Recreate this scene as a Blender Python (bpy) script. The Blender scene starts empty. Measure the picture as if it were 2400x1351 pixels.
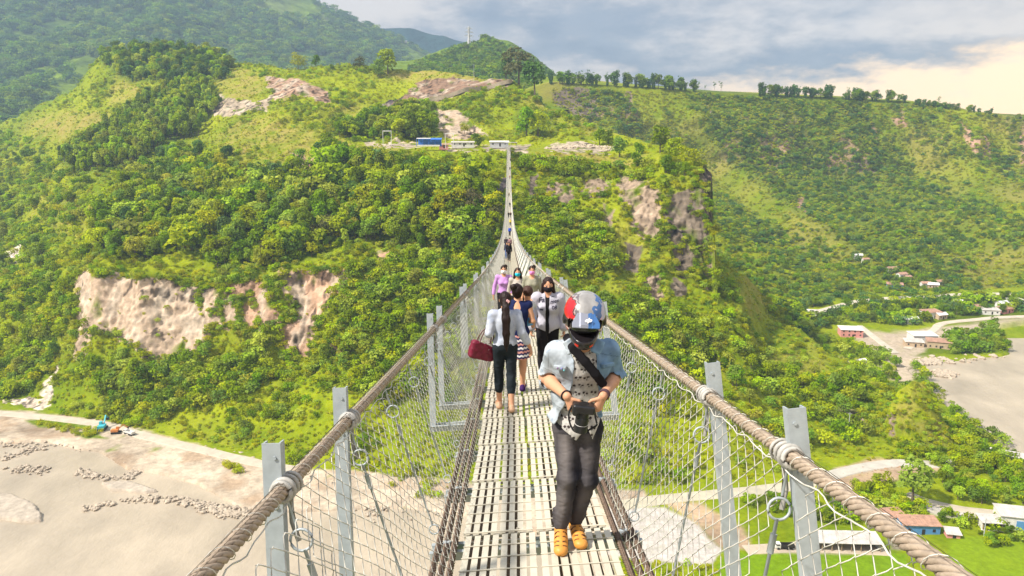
import bpy, bmesh, math, random, os
import numpy as np
from mathutils import Vector, Matrix
R = math.radians
S = bpy.context.scene
C = S.collection

# ------------------------------------------------------------------ camera, sky, sun, exposure
FPX, PITCH = 1733.0, R(11.26)
cam_d = bpy.data.cameras.new('camera'); cam = bpy.data.objects.new('camera', cam_d); C.objects.link(cam)
cam_d.sensor_width = 36; cam_d.lens = FPX * 36 / 2400; cam_d.clip_start = .05; cam_d.clip_end = 30000
cam.location = (0, 0, 0); cam.rotation_euler = (R(90) - PITCH, 0, 0)
S.camera = cam

SUN_EL, SUN_AZ = R(48), R(-112)          # azimuth from +Y, clockwise: the sun stands to the left and a little behind
sd = bpy.data.lights.new('sun', 'SUN'); sd.energy = 5.0; sd.angle = R(4); sd.color = (1, .93, .82)
sun = bpy.data.objects.new('sun', sd); C.objects.link(sun)
_d = Vector((math.sin(SUN_AZ) * math.cos(SUN_EL), math.cos(SUN_AZ) * math.cos(SUN_EL), math.sin(SUN_EL)))
sun.rotation_euler = _d.to_track_quat('Z', 'Y').to_euler()

W = bpy.data.worlds.new('World'); S.world = W; W.use_nodes = True
def world_nodes():
    nt = W.node_tree; nt.nodes.clear(); N = nt.nodes.new; L = nt.links.new
    out = N('ShaderNodeOutputWorld'); bg = N('ShaderNodeBackground'); L(bg.outputs[0], out.inputs[0])
    sky = N('ShaderNodeTexSky'); sky.sky_type = 'NISHITA'; sky.sun_disc = False
    sky.sun_elevation = SUN_EL; sky.sun_rotation = SUN_AZ; sky.altitude = 800; sky.air_density = 1.2; sky.dust_density = 2
    tc = N('ShaderNodeTexCoord'); sep = N('ShaderNodeSeparateXYZ'); L(tc.outputs['Generated'], sep.inputs[0])
    def math_(op, a, b=None, c=None, clamp=False):
        m = N('ShaderNodeMath'); m.operation = op; m.use_clamp = clamp
        for i, v in enumerate((a, b, c)):
            if v is None: continue
            if isinstance(v, (int, float)): m.inputs[i].default_value = v
            else: L(v, m.inputs[i])
        return m.outputs[0]
    def mix(f, a, b):
        m = N('ShaderNodeMix'); m.data_type = 'RGBA'
        for s, v in ((0, f), (6, a), (7, b)):
            if isinstance(v, (int, float)): m.inputs[s].default_value = v
            elif isinstance(v, tuple): m.inputs[s].default_value = (*v, 1)
            else: L(v, m.inputs[s])
        return m.outputs[2]
    def ss(v, lo, hi):
        m = N('ShaderNodeMapRange'); m.interpolation_type = 'SMOOTHSTEP'; L(v, m.inputs[0]); m.inputs[1].default_value = lo; m.inputs[2].default_value = hi
        return m.outputs[0]
    X, Y, Z = sep.outputs
    az = math_('ARCTAN2', X, Y)                       # 0 straight ahead, + to the right
    el = math_('ARCSINE', Z)
    comb = N('ShaderNodeCombineXYZ'); L(az, comb.inputs[0]); L(math_('MULTIPLY', el, 2.6), comb.inputs[1])
    def noise(scale, detail, rough, off=0):
        n = N('ShaderNodeTexNoise'); n.inputs['Scale'].default_value = scale; n.inputs['Detail'].default_value = detail; n.inputs['Roughness'].default_value = rough
        mp = N('ShaderNodeVectorMath'); mp.operation = 'ADD'; L(comb.outputs[0], mp.inputs[0]); mp.inputs[1].default_value = (off, off * 1.7, off * .3)
        L(mp.outputs[0], n.inputs['Vector']); return n.outputs[0]
    n1, n2, n3 = noise(3.0, 6, .55, 4.2), noise(7, 8, .6, 1.3), noise(16, 6, .6, 9.1)
    # cloud ceiling: grey-blue bellies, paler above; broad warm light behind the right horizon
    warp = math_('MULTIPLY_ADD', math_('SUBTRACT', n2, .5), .16, math_('MULTIPLY', math_('SUBTRACT', n3, .5), .05))
    e2 = math_('ADD', el, warp)
    lump = math_('ADD', math_('MULTIPLY', math_('SUBTRACT', n2, .5), .17), math_('MULTIPLY', math_('SUBTRACT', n1, .5), .16))
    light = mix(ss(n2, .35, .65), (.38, .36, .37), (.80, .69, .60)); belt = mix(ss(n3, .3, .7), (.17, .20, .27), (.28, .30, .35))
    grey = mix(ss(math_('ADD', el, lump), .105, .165), belt, light)
    # lower edge of the cloud ceiling: rises to the right, open cream sky beneath
    edge = math_('MULTIPLY_ADD', ss(az, .43, .64), .042, .076)
    under = ss(math_('SUBTRACT', e2, edge), -.014, .022)
    cream = mix(ss(az, .05, .45), (.66, .58, .54), (1.45, 1.0, .55))
    cream = mix(math_('MULTIPLY', ss(n3, .5, .75), .35), cream, (.78, .72, .70))
    col = mix(under, cream, grey)
    # the rest of the dome: broken cloud over the Nishita sky
    high = mix(ss(n1, .40, .58), (.5, .55, .66), (1.0, .98, .95))
    col = mix(ss(el, .30, .6), col, high)
    k = N('ShaderNodeVectorMath'); k.operation = 'SCALE'; L(col, k.inputs[0]); k.inputs[3].default_value = CLOUD_K
    sk = N('ShaderNodeVectorMath'); sk.operation = 'SCALE'; L(sky.outputs[0], sk.inputs[0]); sk.inputs[3].default_value = .12
    ad = N('ShaderNodeVectorMath'); ad.operation = 'ADD'; L(k.outputs[0], ad.inputs[0]); L(sk.outputs[0], ad.inputs[1])
    L(ad.outputs[0], bg.inputs[0]); bg.inputs[1].default_value = .12
CLOUD_K = 5.0
world_nodes()
S.view_settings.view_transform = 'Standard'; S.view_settings.look = 'None'; S.view_settings.gamma = 1
S.view_settings.exposure = 0.80
S.cycles.max_bounces = 6; S.cycles.diffuse_bounces = 2; S.cycles.glossy_bounces = 2; S.cycles.transmission_bounces = 3
S.cycles.transparent_max_bounces = 6; S.cycles.volume_bounces = 0; S.cycles.caustics_reflective = False; S.cycles.caustics_refractive = False
S.cycles.use_adaptive_sampling = True; S.cycles.adaptive_threshold = .02; S.cycles.use_denoising = True
S.cycles.volume_max_steps = 16

# ------------------------------------------------------------------ helpers
def tanpy(py): return np.tan(PITCH + np.arctan((np.asarray(py, float) - 675) / FPX))
def Pn(px, py, D):
    """photo pixel (2400 wide) at forward distance D -> world x, y, z (arrays)"""
    px, py, D = np.broadcast_arrays(np.asarray(px, float), np.asarray(py, float), np.asarray(D, float))
    z = -D * tanpy(py); Zc = D * math.cos(PITCH) - z * math.sin(PITCH)
    return np.stack([(px - 1200) / FPX * Zc, D, z], -1)
def P(px, py, D): return Vector(Pn(px, py, D).tolist())
def Dz(py, z): return -z / float(tanpy(py))
def Pz(px, py, z): return P(px, py, Dz(py, z))
def proj(p):
    p = np.asarray(p, float); c, s = math.cos(PITCH), math.sin(PITCH)
    Zc = p[..., 1] * c - p[..., 2] * s; up = p[..., 1] * s + p[..., 2] * c
    return 1200 + FPX * p[..., 0] / Zc, 675 - FPX * up / Zc

def _hash(ix, iy, iz, seed):
    h = (ix.astype(np.int64) * 374761393 + iy.astype(np.int64) * 668265263 + iz.astype(np.int64) * 2147483647 + seed * 144665) & 0xffffffff
    h = ((h ^ (h >> 13)) * 1274126177) & 0xffffffff
    h = ((h ^ (h >> 16)) * 2246822519) & 0xffffffff
    return ((h ^ (h >> 15)) & 0xffffff) / float(0xffffff)
def vnoise(p, seed=0):
    i = np.floor(p).astype(np.int64); f = p - i; f = f * f * (3 - 2 * f); r = 0
    for dx in (0, 1):
        wx = f[..., 0] if dx else 1 - f[..., 0]
        for dy in (0, 1):
            wy = f[..., 1] if dy else 1 - f[..., 1]
            for dz in (0, 1):
                wz = f[..., 2] if dz else 1 - f[..., 2]
                r = r + wx * wy * wz * _hash(i[..., 0] + dx, i[..., 1] + dy, i[..., 2] + dz, seed)
    return r
def fbm(p, scale, octv=4, seed=0, gain=.5):
    p = np.asarray(p, float) / scale; a, t, s = 1., 0., 0.
    for o in range(octv):
        t = t + a * (vnoise(p + o * 17.3, seed + o) - .5) * 2; s += a; a *= gain; p = p * 2.03
    return t / s
def sstep(x, lo, hi):
    t = np.clip((np.asarray(x, float) - lo) / (hi - lo), 0, 1); return t * t * (3 - 2 * t)

def inpoly(px, py, poly, soft=0.):
    """signed distance-ish mask of a polygon, 1 inside"""
    px = np.asarray(px, float); py = np.asarray(py, float); n = len(poly)
    ins = np.zeros(px.shape, bool); d = np.full(px.shape, 1e9)
    for i in range(n):
        x0, y0 = poly[i]; x1, y1 = poly[(i + 1) % n]
        cnd = ((y0 > py) != (y1 > py))
        xi = (x1 - x0) * (py - y0) / ((y1 - y0) if y1 != y0 else 1e-9) + x0
        ins ^= cnd & (px < xi)
        ex, ey = x1 - x0, y1 - y0; t = np.clip(((px - x0) * ex + (py - y0) * ey) / (ex * ex + ey * ey + 1e-9), 0, 1)
        d = np.minimum(d, np.hypot(px - x0 - t * ex, py - y0 - t * ey))
    sd_ = np.where(ins, d, -d)
    return np.clip(.5 + sd_ / (2 * soft), 0, 1) if soft else ins.astype(float)

def mesh_np(name, V, F, mat=None, col=None, smooth=False, parent=None, link=True, uniq=True):
    """V (n,3), F list/array of quads or tris (m,k)"""
    V = np.asarray(V, np.float32); me = bpy.data.meshes.new(name)
    if not isinstance(F, list) or (len(F) and np.ndim(F[0]) == 1): F = [np.asarray(F)]
    F = [np.asarray(f, np.int32) for f in F if len(f)]
    nl = sum(f.size for f in F); nf = sum(len(f) for f in F)
    me.vertices.add(len(V)); me.vertices.foreach_set('co', V.ravel())
    me.loops.add(nl); me.loops.foreach_set('vertex_index', np.concatenate([f.ravel() for f in F]))
    tot = np.concatenate([np.full(len(f), f.shape[1], np.int32) for f in F]); st = np.concatenate([[0], np.cumsum(tot)[:-1]]).astype(np.int32)
    me.polygons.add(nf); me.polygons.foreach_set('loop_start', st); me.polygons.foreach_set('loop_total', tot)
    me.polygons.foreach_set('use_smooth', np.full(nf, bool(smooth)))
    if col is not None:
        a = me.color_attributes.new('Col', 'FLOAT_COLOR', 'POINT'); cc = np.ones((len(V), 4), np.float32); cc[:, :3] = col
        a.data.foreach_set('color', cc.ravel())
    me.update(calc_edges=True); me.validate()
    if mat: me.materials.append(mat)
    if not link: return me
    o = bpy.data.objects.new(name, me); C.objects.link(o)
    if parent: o.parent = parent
    return o
def tag(o, label=None, cat=None, group=None, kind=None):
    if label: o['label'] = label
    if cat: o['category'] = cat
    if group: o['group'] = group
    if kind: o['kind'] = kind
    return o
def empty(name, loc=(0, 0, 0), rz=0., label=None, cat=None, group=None, parent=None):
    o = bpy.data.objects.new(name, None); C.objects.link(o); o.location = loc; o.rotation_euler = (0, 0, rz); o.empty_display_size = .2
    if parent: o.parent = parent
    return tag(o, label, cat, group)
def copy_tree(o, parent=None, kids=None):
    c = o.copy(); C.objects.link(c); c.parent = parent
    for ch in (KIDS.get(o.name) or []): copy_tree(ch, c)
    return c
KIDS = {}
def reg(parent, *ch): KIDS.setdefault(parent.name, []).extend(ch)

class MB:
    """collects simple solids, then builds one mesh"""
    def __init__(s): s.v = []; s.f4 = []; s.f3 = []; s.n = 0
    def add(s, V, F4=(), F3=()):
        V = np.asarray(V, float); s.v.append(V)
        if len(F4): s.f4.append(np.asarray(F4) + s.n)
        if len(F3): s.f3.append(np.asarray(F3) + s.n)
        s.n += len(V); return s
    def box(s, c, d, M=None):
        c = np.asarray(c, float); d = np.asarray(d, float) / 2
        V = np.array([[x, y, z] for x in (-1, 1) for y in (-1, 1) for z in (-1, 1)], float) * d + c
        if M is not None: V = V @ np.asarray(M)[:3, :3].T + (np.asarray(M)[:3, 3] if np.asarray(M).shape[0] == 4 else 0)
        return s.add(V, [[0, 1, 3, 2], [4, 6, 7, 5], [0, 4, 5, 1], [2, 3, 7, 6], [0, 2, 6, 4], [1, 5, 7, 3]])
    def bar(s, a, b, w, h=None, up=(0, 0, 1)):
        """box beam from a to b, w wide, h along up"""
        a = np.asarray(a, float); b = np.asarray(b, float); h = h or w; t = b - a; L = np.linalg.norm(t); t = t / L
        u = np.asarray(up, float); r = np.cross(t, u)
        if np.linalg.norm(r) < 1e-4: r = np.cross(t, (1, 0, 0))
        r /= np.linalg.norm(r); u = np.cross(r, t)
        V = [p + sx * r * w / 2 + sy * u * h / 2 for p in (a, b) for sx, sy in ((-1, -1), (1, -1), (1, 1), (-1, 1))]
        return s.add(V, [[0, 3, 2, 1], [4, 5, 6, 7], [0, 1, 5, 4], [1, 2, 6, 5], [2, 3, 7, 6], [3, 0, 4, 7]])
    def tube(s, pts, r, n=6, caps=True, closed=False):
        pts = np.asarray(pts, float); m = len(pts); r = np.broadcast_to(np.asarray(r, float), (m,))
        t = np.gradient(pts, axis=0) if not closed else (np.roll(pts, -1, 0) - np.roll(pts, 1, 0)); t /= np.linalg.norm(t, axis=1)[:, None] + 1e-12
        ref = np.array([0, 0, 1.]) if abs(t[:, 2]).mean() < .8 else np.array([1., 0, 0])
        a = np.cross(t, ref); a /= np.linalg.norm(a, axis=1)[:, None] + 1e-12; b = np.cross(t, a)
        th = np.arange(n) * 2 * math.pi / n
        V = (pts[:, None] + r[:, None, None] * (a[:, None] * np.cos(th)[None, :, None] + b[:, None] * np.sin(th)[None, :, None])).reshape(-1, 3)
        i = np.arange(m - 1 if not closed else m)[:, None] * n; j = np.arange(n)[None]; j2 = (j + 1) % n; k = (i + n) % (m * n)
        F = np.stack([i + j, i + j2, k + j2, k + j], -1).reshape(-1, 4)
        s.add(V, F)
        if caps and not closed:
            for base, cpt in ((0, pts[0]), ((m - 1) * n, pts[-1])):
                q = s.n - m * n + base; s.v.append(cpt[None]); ci = s.n; s.n += 1
                s.f3.append(np.array([[q + x, q + (x + 1) % n, ci] for x in range(n)]))
        return s
    def prism(s, poly, y0, y1, M=None):
        """poly in xz extruded along y"""
        n = len(poly); V = np.array([[x, y, z] for y in (y0, y1) for x, z in poly], float)
        cen = V[:n].mean(0), V[n:].mean(0)
        V = np.vstack([V, cen[0], cen[1]])
        if M is not None: V = V @ np.asarray(M)[:3, :3].T + np.asarray(M)[:3, 3]
        return s.add(V, [[i, (i + 1) % n, n + (i + 1) % n, n + i] for i in range(n)],
                     [[(i + 1) % n, i, 2 * n] for i in range(n)] + [[n + i, n + (i + 1) % n, 2 * n + 1] for i in range(n)])
    def build(s, name, mat=None, parent=None, smooth=False, link=True):
        F = []
        if s.f4: F.append(np.vstack(s.f4))
        if s.f3: F.append(np.vstack(s.f3))
        o = mesh_np(name, np.vstack(s.v), F, mat, smooth=smooth, parent=parent, link=link)
        if parent and link: reg(parent, o)
        return o

# ------------------------------------------------------------------ materials
def mat(name, col=(.5, .5, .5), rough=.7, metal=0., attr=None, noise=None, bump=None, trans=0., rnd=None, stretch=(1, 1, 1), spec=.5, coord='Object'):
    """noise=(scale, amount, detail): value variation; bump=(scale, strength, dist); rnd=(h, s, v) per-object variation"""
    m = bpy.data.materials.new(name); m.use_nodes = True; nt = m.node_tree; N = nt.nodes.new; L = nt.links.new
    bs = nt.nodes['Principled BSDF']; bs.inputs['Roughness'].default_value = rough; bs.inputs['Metallic'].default_value = metal
    bs.inputs['Specular IOR Level'].default_value = spec
    if attr:
        a = N('ShaderNodeAttribute'); a.attribute_name = attr; c = a.outputs['Color']
    else:
        a = N('ShaderNodeRGB'); a.outputs[0].default_value = (*col, 1); c = a.outputs[0]
    tc = N('ShaderNodeTexCoord'); mp = N('ShaderNodeMapping'); L(tc.outputs[coord], mp.inputs[0]); mp.inputs['Scale'].default_value = stretch
    if noise:
        n = N('ShaderNodeTexNoise'); n.inputs['Scale'].default_value = noise[0]; n.inputs['Detail'].default_value = noise[2] if len(noise) > 2 else 5; n.inputs['Roughness'].default_value = .65
        L(mp.outputs[0], n.inputs['Vector'])
        r = N('ShaderNodeMapRange'); L(n.outputs[0], r.inputs[0]); r.inputs[1].default_value = .3; r.inputs[2].default_value = .7; r.inputs[3].default_value = 1 - noise[1]; r.inputs[4].default_value = 1 + noise[1]
        v = N('ShaderNodeVectorMath'); v.operation = 'SCALE'; L(c, v.inputs[0]); L(r.outputs[0], v.inputs[3]); c = v.outputs[0]
    if rnd:
        oi = N('ShaderNodeObjectInfo'); h = N('ShaderNodeHueSaturation'); L(c, h.inputs['Color'])
        for k, inp in enumerate(('Hue', 'Saturation', 'Value')):
            if not rnd[k]: continue
            w = N('ShaderNodeMath'); w.operation = 'MULTIPLY'; L(oi.outputs['Random'], w.inputs[0]); w.inputs[1].default_value = (1., 7.31, 13.77)[k]
            fr = N('ShaderNodeMath'); fr.operation = 'FRACT'; L(w.outputs[0], fr.inputs[0])
            r = N('ShaderNodeMapRange'); L(fr.outputs[0], r.inputs[0]); base = .5 if k == 0 else 1.
            r.inputs[2].default_value = 1.0 if k else 1.0
            r.inputs[3].default_value = base - rnd[k]; r.inputs[4].default_value = base + rnd[k]; L(r.outputs[0], h.inputs[inp])
        c = h.outputs[0]
    L(c, bs.inputs['Base Color'])
    if bump:
        n = N('ShaderNodeTexNoise'); n.inputs['Scale'].default_value = bump[0]; n.inputs['Detail'].default_value = 6; n.inputs['Roughness'].default_value = .7; L(mp.outputs[0], n.inputs['Vector'])
        b = N('ShaderNodeBump'); b.inputs['Strength'].default_value = bump[1]; b.inputs['Distance'].default_value = bump[2]; L(n.outputs[0], b.inputs['Height']); L(b.outputs[0], bs.inputs['Normal'])
    if trans:
        t = N('ShaderNodeBsdfTranslucent'); L(c, t.inputs[0]); mx = N('ShaderNodeMixShader'); mx.inputs[0].default_value = trans
        L(bs.outputs[0], mx.inputs[1]); L(t.outputs[0], mx.inputs[2]); L(mx.outputs[0], nt.nodes['Material Output'].inputs[0])
    return m
# ------------------------------------------------------------------ terrain
PLAIN = -130.
GRASS = np.array([.125, .180, .004]); LIME = np.array([.235, .270, .006]); DRY = np.array([.270, .225, .055]); WOOD = np.array([.045, .080, .008])
ROCK = np.array([.44, .33, .235]); ROCKP = np.array([.45, .285, .19]); ROCKG = np.array([.17, .135, .10]); DARKROCK = np.array([.085, .07, .07]); SAND = np.array([.44, .36, .27])
m_terrain = mat('hillside_soil_and_grass', attr='Col', rough=.95, noise=(.55, .22, 6), bump=(.8, .55, .6), spec=.05)
m_far = mat('far_mountain_cover', attr='Col', rough=1, noise=(.03, .35, 9), bump=(.03, .8, 9), spec=.05)

def ylerp(a, b, t): return a + (b - a) * t
class Loft:
    """surface given by columns [(photo x, [(photo y, distance) ...])], all columns with the same number of rows"""
    def __init__(s, cols, disp, seed=0):
        s.X = np.array([c[0] for c in cols], float); s.T = np.array([c[1] for c in cols], float)   # (ncol, nrow, 2)
        s.disp = disp; s.seed = seed
    def rows(s, px):
        px = np.asarray(px, float); j = np.clip(np.searchsorted(s.X, px) - 1, 0, len(s.X) - 2); t = np.clip((px - s.X[j]) / (s.X[j + 1] - s.X[j]), 0, 1)
        ts = t * t * (3 - 2 * t) * .5 + t * .5
        return s.T[j] * (1 - ts)[..., None, None] + s.T[j + 1] * ts[..., None, None]
    def base(s, px, u):
        """u in 0..nrow-1"""
        Rr = s.rows(px); k = np.clip(np.floor(u).astype(int), 0, s.T.shape[1] - 2); f = np.clip(u - k, 0, 1)
        a = np.take_along_axis(Rr, k[..., None, None].repeat(2, -1), -2)[..., 0, :]; b = np.take_along_axis(Rr, (k + 1)[..., None, None].repeat(2, -1), -2)[..., 0, :]
        q = a + (b - a) * f[..., None]; return q[..., 0], q[..., 1]
    def u_of_py(s, px, py):
        Rr = s.rows(px)[..., 0]; n = Rr.shape[-1]; u = np.full(np.shape(px), np.nan)
        for k in range(n - 1):
            a, b = Rr[..., k], Rr[..., k + 1]; ok = (py <= a) & (py > b); u = np.where(ok, k + (a - py) / np.maximum(a - b, 1e-6), u)
        return u
    def at_px(s, px, u):
        py, D = s.base(px, u); return s.disp(Pn(px, py, D), px, py), py
    def grid(s, x0, x1, nx, nu, back):
        px = np.linspace(x0, x1, nx)[None].repeat(nu, 0); u = np.linspace(0, s.T.shape[1] - 1, nu)[:, None].repeat(nx, 1)
        V, py = s.at_px(px, u)
        if back is not None:
            rows = []
            for k, (dd, dz) in enumerate(back):
                q = V[-1].copy(); sc = 1 + dd / q[:, 1]; q[:, 0] *= sc; q[:, 1] += dd; q[:, 2] += dz; rows.append(q)
            V = np.concatenate([V, np.array(rows)]); py = np.concatenate([py, np.repeat(py[-1:], len(back), 0)]); px = np.concatenate([px, px[:len(back)]])
        return V, px, py
def grid_faces(nr, nc):
    i = np.arange(nr - 1)[:, None] * nc + np.arange(nc - 1)[None]
    return np.stack([i, i + 1, i + nc + 1, i + nc], -1).reshape(-1, 4)

def dispA(p, px, py):
    q = p.copy(); n = fbm(p, 60, 3, 3); r = 1 - np.abs(fbm(p * [1, .6, .35], 34, 3, 11)) * 2; m = fbm(p, 13, 3, 21); f = fbm(p, 4, 2, 31)
    amp = sstep(p[..., 2], -128, -112); near = sstep(p[..., 1], 1000, 600) * .3 + .7
    a = (n * 5 + (r - .3) * 5.5 + m * 2.2 + f * .7) * amp * near
    keep = flat(px, py); rk = maskmax(px, py, [q_[0] for q_ in ROCKS[:33]], 10) * (p[..., 1] < 560)
    col_ = 1 - np.abs(fbm(p * [1, 1, .16], 5, 3, 33)) * 2.5; led = np.abs((p[..., 2] / 5.5 + fbm(p, 14, 3, 35) * 1.2) % 1 - .5) * 2
    a = a * (1 - .45 * rk) + rk * (1 + .9 * sstep(px, 1250, 1300)) * ((col_ - .3) * 1.0 + (led ** 3 - .3) * .7 + fbm(p * [1, 1, .5], 1.6, 3, 36) * .7)
    a = a * (1 - keep)
    e = (fbm(p, 6, 2, 37) * 1.3 + fbm(p, 2.2, 2, 39) * .5) * amp * (1 - keep) * sstep(p[..., 1], 800, 450); a = a + e
    q[..., 1] -= a * .8; q[..., 2] += a * .55; q[..., 0] += n * 2 * amp * (1 - keep)
    return q
TERR = [(860, 352), (1000, 336), (1420, 322), (1480, 345), (1440, 364), (1195, 360), (900, 362)]
def flat(px, py): return inpoly(px, py, TERR, 14) * .9
A = Loft([
 (-700, [(900, 370), (850, 400), (790, 425), (740, 450), (660, 510), (580, 600), (520, 680), (470, 760), (420, 900)]),
 (0,   [(945, 355), (880, 385), (800, 410), (740, 430), (640, 500), (540, 600), (470, 680), (400, 780), (292, 1000)]),
 (110, [(965, 343), (905, 362), (830, 385), (735, 402), (600, 475), (500, 560), (420, 650), (340, 760), (240, 960)]),
 (170, [(978, 335), (915, 352), (850, 368), (645, 398), (560, 455), (450, 550), (380, 640), (290, 760), (215, 930)]),
 (235, [(990, 330), (925, 345), (850, 360), (640, 385), (540, 445), (440, 535), (370, 630), (270, 760), (128, 930)]),
 (330, [(1008, 320), (935, 338), (850, 356), (645, 382), (540, 440), (435, 530), (360, 620), (240, 760), (112, 925)]),
 (450, [(1035, 307), (950, 330), (845, 355), (650, 380), (540, 435), (430, 520), (350, 610), (230, 760), (120, 920)]),
 (560, [(1060, 296), (958, 320), (835, 350), (650, 376), (525, 432), (415, 510), (335, 595), (235, 700), (150, 850)]),
 (700, [(1090, 283), (960, 312), (830, 345), (635, 372), (500, 430), (400, 500), (330, 570), (230, 660), (160, 780)]),
 (850, [(1110, 275), (972, 305), (822, 338), (640, 370), (490, 420), (372, 482), (335, 550), (245, 655), (158, 780)]),
 (950, [(1120, 271), (980, 300), (820, 335), (640, 370), (480, 415), (362, 472), (338, 530), (262, 640), (165, 780)]),
 (1080, [(1126, 269), (980, 300), (810, 335), (630, 371), (465, 420), (358, 476), (336, 540), (255, 630), (176, 740)]),
 (1195, [(1130, 268), (980, 300), (800, 335), (620, 372), (450, 425), (353, 478), (336, 545), (260, 620), (190, 700)]),
 (1300, [(1135, 266), (985, 298), (790, 340), (610, 378), (455, 428), (357, 478), (340, 535), (300, 575), (262, 620)]),
 (1400, [(1140, 265), (990, 297), (780, 345), (600, 385), (460, 430), (362, 478), (345, 525), (328, 550), (308, 575)]),
 (1550, [(1150, 262), (1000, 293), (720, 365), (600, 392), (440, 418), (382, 446), (364, 470), (356, 488), (349, 505)]),
 (1640, [(1150, 262), (1000, 295), (700, 376), (640, 388), (470, 408), (408, 424), (400, 436), (395, 446), (391, 456)]),
 (1662, [(1145, 263), (1000, 295), (705, 376), (665, 386), (510, 402), (442, 416), (430, 426), (422, 436), (415, 446)]),
 (1676, [(1140, 264), (1000, 295), (800, 347), (735, 366), (695, 380), (650, 396), (632, 408), (616, 420), (602, 432)]),
 (1725, [(1130, 267), (1003, 296), (835, 343), (775, 364), (720, 388), (678, 406), (662, 418), (650, 430), (638, 442)]),
 (1800, [(1110, 274), (1010, 297), (900, 338), (840, 370), (790, 400), (750, 430), (735, 440), (715, 450), (700, 460)]),
 (1950, [(1080, 286), (1020, 305), (960, 330), (920, 345), (890, 362), (870, 372), (855, 380), (845, 386), (838, 392)]),
 (2060, [(1080, 286), (1040, 299), (1000, 315), (965, 327), (940, 337), (915, 348), (903, 354), (893, 360), (883, 366)]),
 (2110, [(1085, 284), (1050, 296), (1010, 312), (980, 322), (960, 330), (940, 338), (930, 343), (920, 348), (912, 352)]),
 (2230, [(1098, 279), (1080, 285), (1065, 290), (1050, 295), (1038, 300), (1026, 305), (1020, 307), (1014, 310), (1008, 312)]),
 (2330, [(1112, 274), (1103, 277), (1096, 280), (1089, 282), (1083, 284), (1078, 286), (1074, 288), (1070, 290), (1066, 292)]),
 (2480, [(1150, 262), (1145, 263), (1140, 265), (1135, 267), (1132, 268), (1129, 269), (1126, 270), (1123, 271), (1120, 272)]),
], dispA)

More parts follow.
